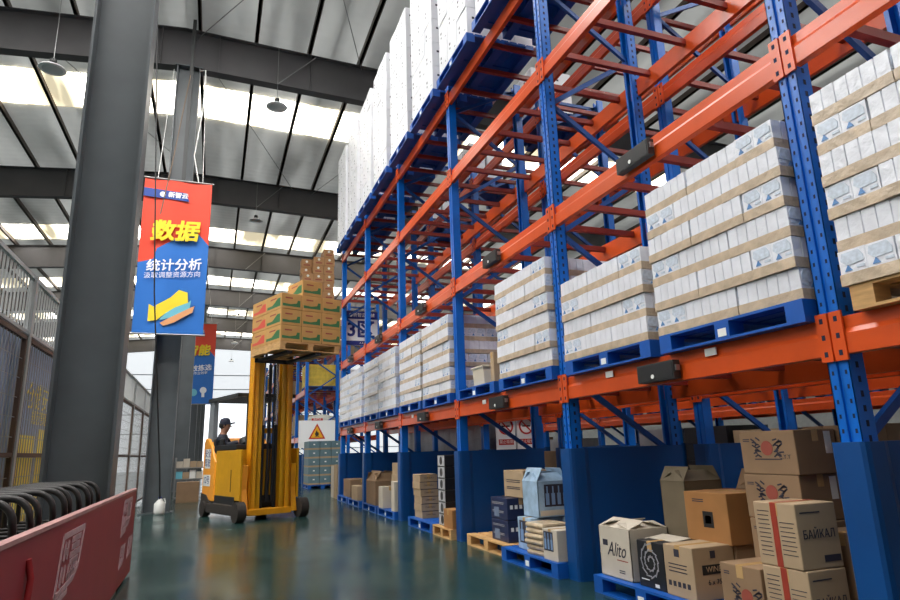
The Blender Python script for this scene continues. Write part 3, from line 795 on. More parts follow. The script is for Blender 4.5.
# flammable warning board and crates
r = thing('warning_board', 'white board with yellow flammable triangle on the far rack end', 'sign', (3.5, 23.08, 1.95))
MB().box(-.65, .65, 0, .03, -.6, .36).build('board', SIGNW, r)
b = MB().prism([(-.3, -.3), (.3, -.3), (0, .25)], 1, -.004, 0, 0); b.prism([(-.22, -.255), (.22, -.255), (0, .16)], 1, -.007, -.003, 1); b.build('triangle', [SIGNR, SIGNY], r)
b = MB().prism([(-.02, -.2), (.05, -.19), (.07, -.12), (.035, -.04), (.03, -.08), (-.01, .02), (-.045, -.06), (-.07, -.11), (-.06, -.18)], 1, -.009, -.006); b.box(-.08, .08, -.009, -.006, -.23, -.21); b.build('flame_symbol', BLACK, r)
MB().box(-.2, .2, -.005, 0, .37-.02, .45-.02).build('red_strip', SIGNR, r); text('lettering', '易燃物品', .07, PAPER, r, (0, -.007, .39), '-y', .001)
MB().bar((-.6, .04, -.55), (.6, .04, -.55), .03, .03).build('rail', STEEL, r)
pallet(PB, 3.02, 21.75, 0, 'blue plastic pallet under the teal cartons beyond the cross aisle')
TD = (.37, .56, .285)
b = MB().box(-TD[0]/2, TD[0]/2, -TD[1]/2, TD[1]/2, 0, TD[2]-.004)
o = b.build('teal_carton', TEAL, bevel=.006); o['label'] = ''; o['category'] = 'carton'
MB().box(-TD[0]/2-.002, TD[0]/2+.002, -TD[1]/2-.002, TD[1]/2+.002, .0, .055).build('band', CARDL, o)
MB().box(-.03, .03, -TD[1]/2-.003, -TD[1]/2+.001, .15, .19).build('paper_label', PAPER, o)
TC = proto(o)
for k in range(5):
    for q in range(3):
        for rr in range(2):
            dup(TC, (3.03+TD[0]/2+q*.385, 21.75+TD[1]/2+rr*.57, G0+k*TD[2]), None, 'teal carton below the flammable board, %s layer, %s %s' % (LAYER[k] if k < 4 else 'top', ('left', 'middle', 'right')[q], ('front', 'back')[rr]), 'teal cartons')
drop(TC)
bulk(3.15, YF[0]+.1, LV[0]+.1, 1.05, 1.0, .3, CARDL, 'low pallet load under the white sack on the far rack', 'loads of the far rack')
o = MB().lathe([(0, 0), (.42, .03), (.55, .16), (.45, .3), (.2, .36), (0, .37)], (0, 0, 0), 18).build('white_sack', mat('white_sack_cloth', (206, 208, 200), .7, var=.15, bump=.5, bscale=6), None, (3.75, 23.75, LV[0]+.52)); tag(o, 'bulging white sack on the far rack above the warning board', 'sack')

# ------------------------------------------------------------------ reach truck
TX, TY, TR = 1.06, 12.32, math.atan2(.318, .948)
T = thing('reach_truck', 'yellow reach truck with raised forks in the middle of the aisle', 'forklift', (TX, TY, 0), TR)
for s in (-1, 1):
    b = MB(); b.box(s*.6-.07, s*.6+.07, .1, 1.3, .12, .28); b.build('straddle_leg', RUBBER if s < 0 else YEL, T, bevel=.01)
    wh = MB(); wh.cyl((s*.6-.08, 0, .175), (s*.6+.08, 0, .175), .175, 24).build('load_wheel', RUBBER, T)
    b = MB(); b.prism([(.02, .12), (.2, .12), (.24, .55), (.16, .98), (.08, .98), (.12, .55)], 0, s*.47-.05, s*.47+.05); b.build('mast_support', YELO if s < 0 else YEL, T, bevel=.008)
    b = MB(); b.cyl((s*.58-.07, 1.85, .15), (s*.58+.07, 1.85, .15), .15, 20); b.build('drive_wheel', RUBBER, T)
    # mast rails
    b = MB(); x = s*.34
    b.box(x-.05, x+.05, .06, .09, .1, 3.26).box(x-.05, x+.05, .27, .3, .1, 3.26).box(x+s*.03-.02, x+s*.03+.02, .06, .3, .1, 3.26)
    b.build('outer_mast_rail', YEL, T)
    b = MB(); x = s*.235
    b.box(x-.045, x+.045, .09, .115, .14, 2.95).box(x-.045, x+.045, .24, .265, .14, 2.95).box(x+s*.025-.015, x+s*.025+.015, .09, .265, .14, 2.95)
    b.build('inner_mast_rail', YELD, T)
    MB().cyl((s*.13, .2, .2), (s*.13, .2, 1.7), .035, 12).build('lift_cylinder', BLACK, T)
    MB().cyl((s*.13, .2, 1.7), (s*.13, .2, 2.9), .022, 10).build('lift_rod', CHROME, T)
    MB().box(s*.05-.018, s*.05+.018, .12, .14, .3, 2.85).build('lift_chain', BLACK, T)
    b = MB(); b.box(s*.28-.055, s*.28+.055, -1.2, .06, 2.88, 2.925).box(s*.28-.055, s*.28+.055, .02, .06, 2.88, 3.4); b.build('fork', BLACK, T)
MB().box(-.42, .42, .04, .32, .09, .2).build('mast_foot', YEL, T, bevel=.01)
MB().box(-.36, .36, .27, .3, 3.12, 3.26).box(-.36, .36, .27, .3, 1.55, 1.65).build('mast_crossmember', YEL, T)
b = MB(); b.box(-.4, .4, .04, .058, 2.86, 2.96).box(-.4, .4, .04, .058, 3.25, 3.35).box(-.2, -.15, .04, .058, 2.86, 3.35).box(.15, .2, .04, .058, 2.86, 3.35); b.build('fork_carriage', BLACK, T)
b = MB(); b.tube([(.02, .22, .3), (.03, .2, 1.2), (.0, .2, 2.0), (.02, .22, 2.85)], .015).tube([(-.03, .24, .3), (-.02, .22, 1.4), (-.04, .2, 2.85)], .012); b.build('hydraulic_hose', BLACK, T)
# body
b = MB(); b.box(-.57, .57, .33, 1.4, .36, 1.26); b.build('side_body', YELD, T, bevel=.02)
for s in (-1, 1): MB().box(s*.55-.02, s*.55+.02, .08, .36, .36, 1.26).build('side_wing', YELD, T, bevel=.006)
MB().box(-.575, .575, .32, 1.42, .22, .42).build('lower_skirt', BLACK, T)
MB().box(-.58, .58, .32, 1.45, 1.26, 1.36).build('dashboard_rim', BLACK, T, bevel=.015)
MB().box(-.576, -.568, .52, .545, .5, .9).build('panel_slot', BLACK, T)
prof = [(1.36, .3), (1.98, .3), (2.06, .45), (2.06, 1.42), (1.98, 1.52), (1.8, 1.5), (1.6, 1.34), (1.36, 1.05)]
b = MB(); b.prism(prof, 0, -.6, .6); b.build('rear_cover', YELO, T, bevel=.03)
MB().prism([(1.2, .1), (2.0, .1), (2.08, .22), (2.08, .45), (1.75, .42), (1.45, .25), (1.2, .25)], 0, -.61, .61).build('rear_bumper', RUBBER, T, bevel=.02)
MB().box(-.65, -.52, .1, 1.6, .1, .26).build('side_step', RUBBER, T, bevel=.01)
b = MB()
MB().box(-.604, -.599, 1.62, 1.92, .92, 1.3).build('white_sticker', PAPER, T); MB().box(-.604, -.599, 1.58, 1.98, .58, .8).build('white_sticker', PAPER, T)
SX = (PI/2, 0, -PI/2)
text('lettering', '安全', .17, SIGNB, T, (-.606, 1.77, 1.2), SX); text('lettering', '驾驶', .17, SIGNB, T, (-.606, 1.77, 1.02), SX); text('lettering', '林德', .19, SIGNB, T, (-.606, 1.78, .69), SX) if False else text('lettering', '12号', .17, SIGNB, T, (-.606, 1.78, .69), SX)
# guard
GREY = mat('guard_grey', (128, 134, 140), .45)
for s in (-1, 1):
    MB().prism([(1.72, 1.4), (2.02, 1.4), (1.98, 2.3), (1.74, 2.3)], 0, s*.5-.05, s*.5+.05).build('rear_guard_post', GREY, T, bevel=.01)
    MB().box(s*.36-.025, s*.36+.025, .34, .39, 1.3, 2.28).build('front_guard_post', DARKG, T)
b = MB(); b.box(-.58, .58, .33, .41, 2.24, 2.31).box(-.58, .58, 1.9, 2.0, 2.24, 2.31).box(-.58, -.5, .33, 2.0, 2.24, 2.31).box(.5, .58, .33, 2.0, 2.24, 2.31)
for k in range(7): b.box(-.5, .5, .66+.19*k, .69+.19*k, 2.255, 2.29)
b.build('overhead_guard', DARKG, T)
MB().box(-.54, -.46, 1.2, 1.7, 1.0, 1.5).box(-.46, .0, 1.15, 1.72, 1.0, 1.08).build('seat', BLACK, T, bevel=.03)
b = MB(); b.cyl((-.2, .8, 1.36), (-.2, .86, 1.46), .12, 16).cyl((.1, .7, 1.36), (.1, .7, 1.5), .02, 8); b.build('steering_wheel', BLACK, T)
# pallet and boxes on the forks
def TW(x, y, z):
    c_, s_ = math.cos(TR), math.sin(TR); return (TX + x*c_ - y*s_, TY + x*s_ + y*c_, z)
PZ = 2.927
o = thing('wooden_pallet', 'pale wooden pallet raised on the reach truck forks', 'pallet', TW(-.48, -1.25, PZ), TR+.03)
b = MB()
for k in range(7): b.box(0, 1.2, .0+k*.175, .15+k*.175, .125, .15)
for x in (0, .54, 1.08): b.box(x, x+.12, 0, 1.2, .1, .125)
b.build('deck', WOOD, o)
for x in (0, .54, 1.08): 
    MB().box(x, x+.1, 0, 1.2, .015, .1).build('stringer', WOOD, o)
b = MB()
for y in (0, .5, 1.08): b.box(0, 1.2, y, y+.12, 0, .016)
b.build('bottom_board', WOOD, o)
BX = (.395, .595, .29)
def fruit(stripe):
    root = MB().box(-BX[0]/2, BX[0]/2, -BX[1]/2, BX[1]/2, 0, BX[2]-.004).build('printed_carton', mat('tan_carton', (190, 146, 84), .65, var=.06), bevel=.006)
    root['label'] = ''; root['category'] = 'carton'
    b = MB(); e = .0015
    for s in (-1, 1):
        y = s*BX[1]/2; ya, yb = sorted((y-s*.001, y+s*e))
        b.prism([(-.17, .05), (.17, .05), (.17, .17), (.12, .17), (.1, .115), (-.02, .09), (-.17, .1)], 1, ya, yb)
        x = s*BX[0]/2; xa, xb = sorted((x-s*.001, x+s*e))
        b.prism([(-.26, .05), (.26, .05), (.26, .1), (.05, .1), (-.05, .125), (-.16, .2), (-.26, .2)] if s > 0 else [(-.26, .05), (.26, .05), (.26, .1), (.05, .1), (-.02, .13), (-.15, .2), (-.26, .2)], 0, xa, xb)
    b.build('printed_stripe', mat(stripe + '_stripe', (52, 110, 66) if stripe == 'green' else (206, 80, 64), .6), root)
    p = MB(); p.box(-.12, .02, -BX[1]/2-e, -BX[1]/2, .19, .215); p.build('printed_text', REDP, root)
    MB().box(-BX[0]/2-e, -BX[0]/2, -.1, .14, .2, .225).build('printed_text', REDP, root)
    MB().box(-BX[0]/2, BX[0]/2, -.02, .02, BX[2]-.0045, BX[2]-.003).build('tape_strip', TAPE, root)
    return proto(root)
FG, FR = fruit('green'), fruit('red')
LZ = PZ+.151
for k in range(3):
    for q in range(3):
        for r in range(2):
            pr = FR if (r == 1 and q == 0) else FG
            dup(pr, TW(-.48+BX[0]/2+q*.4+(-1.24+BX[1]/2+r*.6+1.25)*-.03, -1.24+BX[1]/2+r*.6, LZ+k*BX[2]), (0, 0, TR+.03+random.uniform(-.015, .015)),
                'carton with %s stripe on the raised pallet, %s layer, %s %s' % ('red' if pr is FR else 'green', ('bottom', 'middle', 'upper')[k], ('left', 'centre', 'right')[q], ('front', 'rear')[r]), 'striped cartons on the raised pallet')
dup(FG, TW(.11, -.94, LZ+3*BX[2]), (0, 0, TR+.03), 'single green-striped carton lying on top of the raised load')
drop(FG); drop(FR)
SBX = (.40, .40, .34)
o = MB().box(-SBX[0]/2, SBX[0]/2, -SBX[1]/2, SBX[1]/2, 0, SBX[2]-.004).build('brown_carton', mat('brown_small_carton', (178, 132, 90), .65, var=.07), bevel=.008); o['label'] = ''; o['category'] = 'carton'
MB().cyl((.0, -SBX[1]/2-.002, .24), (0, -SBX[1]/2, .24), .05, 12).build('white_dot', PAPER, o)
b = MB(); b.box(-.12, .12, -SBX[1]/2-.002, -SBX[1]/2, .08, .13); b.build('printed_text', REDP, o)
SC = proto(o)
pallet(PB, 2.88, YF[0]+.05, TOP4, 'blue plastic pallet under the tall brown carton stack on the far rack')
hts = {(0, 0): 4, (1, 0): 6, (2, 0): 7, (0, 1): 6, (1, 1): 6, (2, 1): 7}
for (q, r), n in hts.items():
    for k in range(n):
        dup(SC, (2.86+SBX[0]/2+q*.405+(.02 if k % 2 else 0), YF[0]+.28+r*.41, TOP4+.13+k*SBX[2]), (0, 0, random.uniform(-.02, .02)), 'brown carton high on the far rack, %s layer, %s of the %s row' % ((LAYER+['seventh'])[k] if k < n-1 else 'top', ('left', 'middle', 'right')[q], ('front', 'rear')[r]), 'brown cartons high on the far rack')
drop(SC)

# ------------------------------------------------------------------ operator
def skinned(name, pts, eds, m, parent, root=0, sub=2):
    me = bpy.data.meshes.new(name); me.from_pydata([p[:3] for p in pts], eds, []); o = bpy.data.objects.new(name, me); COL.objects.link(o); o.parent = parent
    sk = o.modifiers.new('skin', 'SKIN'); sk.use_smooth_shade = True
    for i, p in enumerate(pts):
        r = p[3]; me.skin_vertices[0].data[i].radius = (r, p[4] if len(p) > 4 else r)
    me.skin_vertices[0].data[root].use_root = True
    sb = o.modifiers.new('sub', 'SUBSURF'); sb.levels = sub; sb.render_levels = sub
    ev = o.evaluated_get(bpy.context.evaluated_depsgraph_get()); nm = bpy.data.meshes.new_from_object(ev); nm.name = name
    o.modifiers.clear(); o.data = nm; nm.materials.clear(); nm.materials.append(m)
    for p in nm.polygons: p.use_smooth = True
    return o
# local frame: faces -y (towards the mast)
P = thing('person', 'truck operator in dark jacket and cap, seated and looking up towards the load', 'person', TW(-.42, 1.55, 0), TR+1.07)
SKIN = mat('skin', (176, 128, 104), .55); JACK = mat('dark_jacket', (36, 40, 54), .7, var=.1); TROU = mat('dark_trousers', (40, 44, 56), .8); HAIR = mat('black_hair', (18, 16, 16), .6)
z0 = 1.1
pts = [(0, .0, z0, .14, .12), (0, .02, z0+.2, .145, .115), (0, .0, z0+.4, .16, .11), (0, -.015, z0+.475, .074), (0, -.035, z0+.53, .07), (0, -.055, z0+.6, .09, .1), (0, -.06, z0+.68, .098, .108), (0, -.05, z0+.745, .065, .075),
       (.19, -.01, z0+.41, .068), (.25, -.14, z0+.25, .052), (.2, -.36, z0+.32, .038), (.19, -.46, z0+.33, .03),
       (-.19, -.01, z0+.41, .068), (-.25, -.14, z0+.25, .052), (-.2, -.36, z0+.32, .038), (-.19, -.46, z0+.33, .03),
       (.1, -.2, z0+.0, .085), (.12, -.4, z0-.02, .065), (.12, -.42, z0-.42, .045), (.12, -.52, z0-.47, .04),
       (-.1, -.2, z0+.0, .085), (-.12, -.4, z0-.02, .065), (-.12, -.42, z0-.42, .045), (-.12, -.52, z0-.47, .04)]
eds = [(0, 1), (1, 2), (2, 3), (3, 4), (4, 5), (5, 6), (6, 7), (2, 8), (8, 9), (9, 10), (10, 11), (2, 12), (12, 13), (13, 14), (14, 15), (0, 16), (16, 17), (17, 18), (18, 19), (0, 20), (20, 21), (21, 22), (22, 23)]
for s, hv in ((1, 11), (-1, 15)):
    hx, hy, hz = pts[hv][:3]
    for k in range(5):
        ox = (-.03+.02*k); n = len(pts)
        if k == 4: a, c = (hx-s*.035, hy-.01, hz-.0), (hx-s*.05, hy-.045, hz-.015)
        else: a, c = (hx+ox, hy-.055+.004*abs(k-1), hz+.0), (hx+ox*1.05, hy-.085, hz-.03)
        pts += [a + (.0095,), c + (.0085,)]; eds += [(hv, n), (n, n+1)]
body = skinned('body', pts, eds, SKIN, P)
g = lambda p, e: (p[0], p[1], p[2], p[3]+e, (p[4] if len(p) > 4 else p[3])+e)
J = [g(pts[i], .014) for i in (0, 1, 2, 3, 8, 9, 10, 12, 13, 14)]
skinned('jacket', J, [(0, 1), (1, 2), (2, 3), (2, 4), (4, 5), (5, 6), (2, 7), (7, 8), (8, 9)], JACK, P)
Tr = [g(pts[i], .014) for i in (0, 16, 17, 18, 20, 21, 22)]
skinned('trousers', Tr, [(0, 1), (1, 2), (2, 3), (0, 4), (4, 5), (5, 6)], TROU, P)
for s in (-1, 1): MB().box(s*.12-.045, s*.12+.045, -.64, -.38, z0-.53, z0-.44).build('shoe', BLACK, P, bevel=.02)
hc = (0, -.055, z0+.705)
b = MB(); b.lathe([(.1, -.02), (.108, .02), (.1, .07), (.07, .11), (0, .125)], (0, 0, 0), 16); b.prism([(-.085, -.05), (.085, -.05), (.075, -.17), (.0, -.2), (-.075, -.17)], 2, -.026, -.006)
b.build('cap', mat('navy_cap', (44, 50, 70), .7), P, (0, -.05, z0+.69), (-.18, 0, 0))
MB().lathe([(0, -.11), (.07, -.1), (.098, -.04), (.1, .02)], (0, 0, 0), 14).build('hair', HAIR, P, (0, -.035, z0+.68), (.5, 0, 0))
b = MB()
for s in (-1, 1): b.lathe([(0, -.012), (.012, 0), (0, .012)], (s*.036, -.156, z0+.665), 8, 0)
b.build('eye', BLACK, P)
b = MB(); b.prism([(-.16, z0+.66), (-.185, z0+.625), (-.15, z0+.615)], 0, -.014, .014); b.build('nose', SKIN, P)
MB().box(-.028, .028, -.157, -.145, z0+.582, z0+.59).build('mouth', mat('lips', (140, 84, 76), .6), P)
for s in (-1, 1): MB().lathe([(0, -.03), (.014, 0), (0, .03)], (s*.1, -.045, z0+.64), 8).build('ear', SKIN, P)

# ------------------------------------------------------------------ left side: hoarding, hand trucks, fence, posters
H = thing('hoarding', 'long low red board with worn white logos along the left of the aisle', 'board', (-.73, 0, 0))
MB().box(-.03, 0, -1, 7.6, .03, .84).build('red_panel', RED, H)
MB().box(-.04, .006, -1, 7.6, .83, .85).build('top_edge', mat('pale_edge', (176, 132, 130), .6, var=.2), H)
for y in (0, 2.4, 4.8, 7.3): MB().box(-.25, -.03, y-.02, y+.02, 0, .5).box(-.25, -.03, y-.2, y+.2, 0, .02).build('foot', DARKG, H)
def logo(y0, z0, w, h, big=True):
    b = MB(); sh = lambda u, v: (.0025, y0+u*w+v*.18*w, z0+v*h)
    st = [((0, .0), (.0, 1)), ((0, 1), (1, 1)), ((1, 1), (.95, .3)), ((.95, .3), (.75, .1)), ((.75, .1), (0, 0)),
          ((.15, .12), (.15, .45)), ((.28, .15), (.28, .45)), ((.15, .55), (.15, .88)), ((.28, .55), (.28, .88)), ((.15, .7), (.28, .7)), ((.42, .86), (.85, .86)), ((.45, .72), (.82, .72)), ((.42, .58), (.9, .58)), ((.45, .42), (.45, .18)), ((.58, .45), (.58, .2)), ((.7, .45), (.7, .22)), ((.82, .45), (.82, .28)), ((.45, .45), (.85, .45)), ((.63, .58), (.63, .9)), ((.42, .2), (.8, .24))]
    for p, q in st: b.bar(sh(*p), sh(*q), .022*(w/.5)+.006, .004, upv=(1, 0, 0))
    if big:
        b.bar(sh(0, -.13), sh(.55, -.06), .03, .004, upv=(1, 0, 0))
    b.build('white_logo', PALE, H)
logo(3.98, .46, .6, .29); logo(6.55, .52, .6, .25); logo(6.6, .2, .3, .17, False); logo(7.15, .22, .3, .17, False); logo(1.2, .46, .6, .29)
MB().tube([(.005, 3.35, .74), (.02, 3.36, .66), (.02, 3.34, .56), (.005, 3.33, .5)], .014).build('red_strap', mat('strap_red', (150, 30, 34), .6), H)
PIPE = mat('black_pipe', (38, 36, 36), .45, var=.2); PIPEB = mat('worn_tan_pipe', (120, 96, 74), .6, var=.2)
def hand_truck():
    root = bpy.data.objects.new('hand_truck', None); COL.objects.link(root); root['label'] = ''; root['category'] = 'hand truck'; root.empty_display_size = .1
    pts = [(-.27, .05, .1), (-.27, .02, .85)]
    for k in range(7): t = PI - k*PI/6/2; pts.append((-.17+.1*math.cos(t), .0, .88+.1*math.sin(t)))
    for k in range(7): t = PI/2 - k*PI/12; pts.append((.17+.1*math.cos(t), .0, .88+.1*math.sin(t)))
    pts += [(.27, .02, .85), (.27, .05, .1)]
    MB().tube(pts, .017, 10).build('handle_frame', PIPE, root)
    b = MB(); 
    for z in (.3, .5, .7): b.cyl((-.27, .03, z), (.27, .03, z), .012, 8)
    b.build('cross_rail', PIPE, root)
    MB().box(-.25, .25, -.15, .04, .1, .112).build('toe_plate', DARKG, root)
    for s in (-1, 1): MB().cyl((s*.3-.02, .1, .1), (s*.3+.02, .1, .1), .1, 18).build('wheel', RUBBER, root)
    MB().cyl((-.3, .1, .1), (.3, .1, .1), .012, 8).build('axle', STEEL, root)
    return root
HT = proto(hand_truck())
for k in range(14):
    y = 2.45 + k*.262
    c = dup(HT, (-1.12 + .012*(k % 3), y, 0), (0, 0, .02*((k*7) % 5 - 2)), '%s hand truck handle from the near end, behind the red board' % ORD[k].capitalize(), 'row of hand trucks')
    if k == 0:
        pass
drop(HT)
# pale sacks between the hand trucks and the fence
for k, y in enumerate((3.6, 4.5, 5.4)):
    o = MB().lathe([(0, 0), (.14, .02), (.17, .3), (.15, .62), (.05, .7), (0, .7)], (0, 0, 0), 14).build('rolled_sack', mat('pale_sack', (170, 150, 126), .8, var=.2, bump=.4, bscale=8), None, (-1.55, y, 0)); tag(o, '%s pale sack from the near end, between the hand trucks and the fence' % ORD[k], 'sack')
GALV = mat('pale_galvanised', (178, 180, 180), .45)
# mesh fence
FX = -1.72
WIRE = mat('fence_wire', (168, 170, 172), .4, .5); FRAMEB = mat('brown_fence_frame', (92, 70, 58), .6)
def fence(y0, y1, idx):
    r = thing('mesh_fence_panel', '%s wire mesh fence panel from the near end, left of the aisle' % ORD[idx], 'fence', (FX, 0, 0))
    MB().box(-.03, .03, y0-.03, y0+.03, 0, 2.92).build('post', GALV, r)
    b = MB(); b.box(-.02, .02, y0+.05, y0+.09, .1, 2.32).box(-.02, .02, y1-.09, y1-.05, .1, 2.32).box(-.02, .02, y0+.05, y1-.05, 2.28, 2.32).box(-.02, .02, y0+.05, y1-.05, .1, .14).box(-.02, .02, y0+.05, y1-.05, 1.2, 1.24)
    b.build('panel_frame', FRAMEB, r)
    b = MB(); y = y0+.13
    while y < y1-.1: b.box(-.003, .003, y-.003, y+.003, .14, 2.28); y += .09
    z = .3
    while z < 2.25: b.box(-.003, .003, y0+.09, y1-.09, z-.003, z+.003); z += .18
    b.build('wire_mesh', WIRE, r)
    b = MB(); y = y0+.05
    while y < y1-.03: b.box(-.007, .007, y-.007, y+.007, 2.36, 2.9); y += .1
    b.box(-.018, .018, y0, y1, 2.88, 2.92).box(-.018, .018, y0, y1, 2.34, 2.37)
    b.build('top_slats', GALV, r)
yy = 2.5
for i in range(10): fence(yy, yy+2.2, i); yy += 2.2
PB1 = mat('poster_greyblue', (164, 178, 204), .6, var=.08); PB2 = mat('poster_yellow', (246, 228, 112), .6)
for i, (y0, y1) in enumerate(((4.74, 6.885), (6.915, 9.08), (9.12, 11.28))):
    r = thing('fence_poster', '%s blue and yellow poster behind the fence, from the near end' % ORD[i], 'poster', (FX-.07, 0, 0))
    MB().box(-.01, 0, y0, y1, .4, 2.33).build('sheet', PB1, r)
    L = y1-y0
    MB().box(0, .003, y0+.52*L, y1-.08*L, .55, 1.5).box(0, .003, y0+.06*L, y0+.46*L, .55, 1.42).build('yellow_panel', PB2, r)
    text('lettering', '仓储安全', .3, PB2, r, (.004, (y0+y1)/2, 1.8), '+x', .001); text('lettering', '规范管理', .16, PB2, r, (.004, (y0+y1)/2, 1.6), '+x', .001)

# ------------------------------------------------------------------ banners
def cloth_sheet(w, h, n=28, amp=.02, seed=0):
    b = MB(); vs = []; fs = []
    for j in range(2):
        for i in range(n+1):
            u = i/n; vs.append((-w/2+u*w, amp*math.sin(u*9+seed)*(.6+.4*math.sin(u*4)), -h*j))
    for i in range(n): fs.append((i, i+1, n+2+i, n+1+i))
    b.add(vs, fs, 0, True); return b
def banner(loc, label, big, cord=3.38, back=.85):
    r = thing('hanging_banner', label, 'banner', loc, .02)
    wd, h = 1.42, 3.6; t = .012
    MB().box(-wd/2, wd/2, 0, t, -h*.64, 0).prism([(-wd/2, -h*.64), (wd/2, -h*.64), (wd/2, -h*.66), (-wd/2, -h*.66)], 1, 0, t).build('red_cloth', BRED, r) if False else None
    # cloth in two colours with a slanting boundary: red above, blue below
    n = 24
    def strip(name, m, z_top, z_bot):
        b = MB()
        for i in range(n):
            us = (i/n, (i+1)/n); vs = []
            for u in us:
                x = -wd/2+u*wd; y = .014*math.sin(u*11)
                vs += [(x, y, z_top(u)), (x, y, z_bot(u)), (x, y+.006, z_bot(u)), (x, y+.006, z_top(u))]
            b.add(vs, [(0, 1, 5, 4), (1, 2, 6, 5), (2, 3, 7, 6), (3, 0, 4, 7)] + ([(0, 3, 2, 1)] if i == 0 else []) + ([(4, 5, 6, 7)] if i == n-1 else []), 0, False)
        b.build(name, m, r)
    def bound(u):   # slanted edges
        if u < .22: return -h*(.56 - .03*u/.22)
        if u < .78: return -h*(.47 - .15*(u-.22)/.56)
        return -h*(.32 + .1*(u-.78)/.22)
    strip('red_cloth', BRED, lambda u: 0, bound); strip('blue_cloth', BBLUE, bound, lambda u: -h)
    MB().cyl((-wd/2-.04, 0, .0), (wd/2+.04, 0, 0), .022, 10).cyl((-wd/2-.04, 0, -h), (wd/2+.04, 0, -h), .022, 10).build('hem_pole', STEEL, r)
    y = -.032
    MB().prism([(-wd/2, -.26), (.17, -.3), (.24, -.5), (-wd/2, -.46)], 1, y, y+.004).build('blue_tab', BNAVY, r)
    MB().cyl((-.32, y-.008, -.385), (-.32, y-.002, -.385), .062, 16).build('round_logo', BWHITE, r)
    text('lettering', '新智云', .14, BWHITE, r, (.0, y-.006, -.385), '-y', .001, .1, bold=.008)
    text('large_lettering', '数据' if big else '智能', .5, BYEL, r, (-.02, y-.03, -1.28), (PI/2, -.06, 0), .012, .18, bold=.03)
    text('lettering', '统计分析' if big else '高效拣选', .285, BWHITE, r, (.02, y-.006, -2.05), (PI/2, -.1, 0), .002, .12, bold=.01)
    text('lettering', '汲取调整资源方向' if big else '提升作业效率', .145, BWHITE, r, (.0, y-.006, -2.27), (PI/2, -.1, 0), .001, .1)
    if big:
        z = -3.0
        b = MB(); pr = lambda pts, m: b.prism(pts, 1, y-.002-.003*m, y, m)
        pr([(-.42, z-.33), (-.42, z+.05), (-.28, z-.02), (-.25, z-.3)], 0)
        pr([(-.25, z-.3), (-.28, z+.03), (.0, z+.22), (.16, z+.4), (.34, z+.35), (.36, z+.12), (.1, z+.0), (-.08, z-.14)], 0)
        pr([(-.2, z-.3), (-.08, z-.14), (.1, z+.0), (.36, z+.12), (.42, z+.18), (.4, z+.0), (.2, z-.12), (.0, z-.24)], 1)
        pr([(-.18, z-.36), (.0, z-.24), (.2, z-.12), (.4, z+.0), (.5, z+.05), (.46, z-.1), (.3, z-.2), (.1, z-.34), (-.1, z-.42)], 2)
        b.build('chart_picture', [BYEL, BCYAN, BORANGE], r)
    else:
        z = -3.1
        b = MB(); b.cyl((.3, y-.003, z+.1), (.3, y, z+.1), .14, 16, 0).box(.24, .36, y-.003, y, z-.2, z).cyl((-.1, y-.003, z), (-.1, y, z), .16, 16, 1); b.build('picture', [BWHITE, BCYAN], r)
    for x in (-.45, .5): MB().cyl((x, 0, 0), (x*.8 if big else -.06, back, cord), .008, 6).build('hanging_cord', PAPER, r)
banner((-1.04, 14.55, 7.36), 'large red and blue hanging banner with yellow lettering, nearer one', True)
banner((-.82, 29.5, 7.0), 'smaller-looking red and blue hanging banner farther down the aisle', False, 4.95, .3)

# ------------------------------------------------------------------ lamps, cords
def lamp(x, y, z, lab, ay, az, s=1):
    r = thing('high_bay_lamp', lab, 'lamp', (x, y, z))
    MB().lathe([(.06, .12), (.1, .1), (.24, .03), (.27, .0), (.26, -.01), (.2, -.012)], n=24).build('reflector', mat('lamp_white', (214, 216, 218), .4), r)
    MB().lathe([(0, -.035), (.12, -.03), (.2, -.012)], n=20).build('lens', mat('lamp_lens', (190, 196, 200), .2), r)
    MB().lathe([(0, .24), (.06, .24), (.07, .22), (.07, .12), (.0, .12)], n=14).build('driver_housing', DARKG, r)
    MB().cyl((0, 0, .24), (0, 0, az-z), .008, 6).build('drop_rod', STEEL, r)
lamp(-3.72, 14.2, 9.5, 'round white high-bay lamp hanging at upper left', 0, 11.55)
lamp(1.1, 15.1, 9.95, 'round white high-bay lamp hanging near the top centre', 0, 11.7)
lamp(1.12, 24.1, 10.1, 'round high-bay lamp hanging over the aisle, second along', 0, 11.7)
lamp(1.15, 42.1, 10.0, 'round high-bay lamp hanging over the aisle, third along', 0, 11.7)
lamp(1.2, 51.1, 9.8, 'round high-bay lamp hanging over the aisle, fourth along', 0, 11.7)
lamp(1.2, 60.1, 9.6, 'round high-bay lamp hanging over the aisle, farthest', 0, 11.7)
for i, y in enumerate(RAFTER_Y[2:]):
    o = MB().tube([(1.13, y-.18, 10.72), (1.6, y-.16, 11.2), (2.1, y-.16, 11.72)], .015).build('conduit', STEEL); tag(o, 'thin conduit climbing the %s rafter from the near end' % ORD[i], 'conduit', 'conduits on the rafters')
o = MB().tube([(-1.74, 13.75, 11.6), (-1.6, 13.75, 9.3), (-1.3, 13.75, 4.5), (-1.0, 14.6, .9), (-.98, 14.9, .32)], .014).build('thin_cord', BLACK); tag(o, 'black cord hanging in front of the nearer banner down to the jug', 'cord')
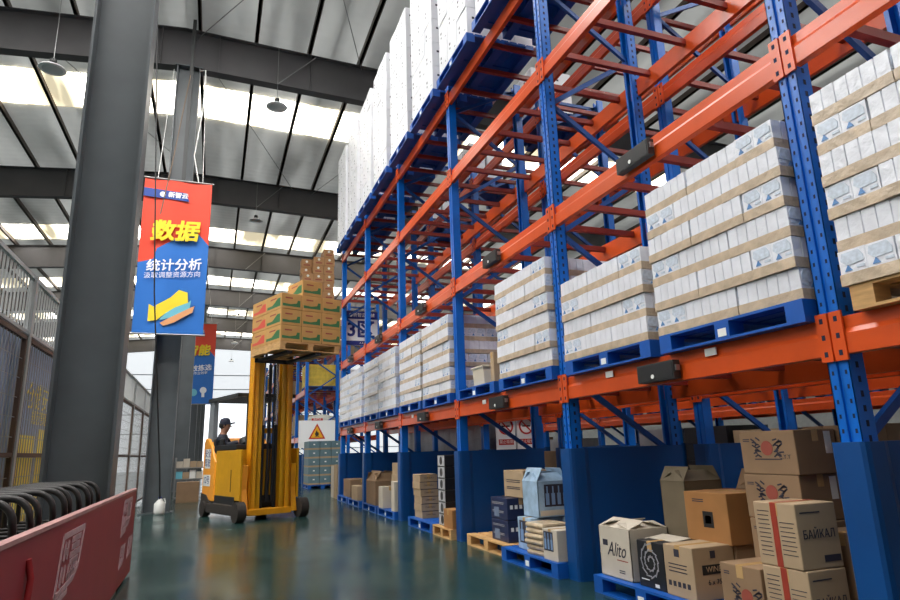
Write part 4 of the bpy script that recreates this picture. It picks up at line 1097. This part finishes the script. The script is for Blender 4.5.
o = MB().tube([(-.8, 15.3, 10.75), (-.66, 15.0, 10.6), (-.66, 14.9, 9.4), (-.78, 14.9, 8.2), (-.62, 14.9, 7.4)], .016).build('white_cable', PAPER); tag(o, 'white cable hanging down beside the nearer banner from the rafter', 'cable')
o = MB().box(-1.03, -.95, 15.0, 15.08, 7.4, 12).build('hanging_strut', DARKG); struct(o)
o = MB().tube([(-1.3, 13.7, 6.2), (-1.15, 13.72, 7.4), (-.95, 14.2, 9.9)], .012).build('thin_cord', mat('brown_cord_fibre', (110, 92, 76), .7)); tag(o, 'thin brown cord slanting up beside the black cord to the column top', 'cord')  # plain slanting cord, nothing to pull
# jug at the column foot
r = thing('plastic_jug', 'white plastic jug standing at the foot of the second column', 'jug', (-.98, 15.0, 0))
MB().lathe([(0, 0), (.1, 0), (.11, .05), (.11, .22), (.05, .29), (.03, .3), (.03, .33)], n=16).build('body', mat('jug_white', (220, 222, 220), .4), r)
MB().cyl((0, 0, .33), (0, 0, .36), .035, 12).build('cap', SIGNB, r)
MB().tube([(.03, 0, .3), (.09, 0, .32), (.11, 0, .22)], .012).build('handle', mat('jug_white', (220, 222, 220), .4), r)

# ------------------------------------------------------------------ goods shelf behind the column
r = thing('goods_shelf', 'low grey goods shelf behind the second column', 'shelf', (-.95, 19.2, 0))
b = MB()
for x in (0, 1.3):
    for y in (0, .45): b.box(x, x+.03, y, y+.03, 0, 1.15)
b.build('frame', STEEL, r)
for z in (.05, .55, .85): MB().box(0, 1.33, 0, .48, z, z+.03).build('shelf_board', STEEL, r)
rnd = random.Random(9)
for li, z in enumerate((.58, .88)):
    for k in range(7):
        h = rnd.uniform(.15, .24)
        c = MB().box(-.08, .08, -.12, .12, 0, h).build('small_box', rnd.choice([PAPER, CARDL, BCYAN, CARDW, SIGNY]), None, (-.83+k*.175, 19.4, z), bevel=.004)
        tag(c, '%s small goods box from the left on the %s board of the goods shelf' % (ORD[k], ('middle', 'top')[li]), 'box', 'small goods on the shelf')
carton('brown_box', 'brown box on the floor before the goods shelf, left of the truck', (.55, .4, .52), (-.55, 18.5, 0), CARD)

drop(CASE); drop(CASE_GLARE); drop(WCART); drop(PB); drop(PW)
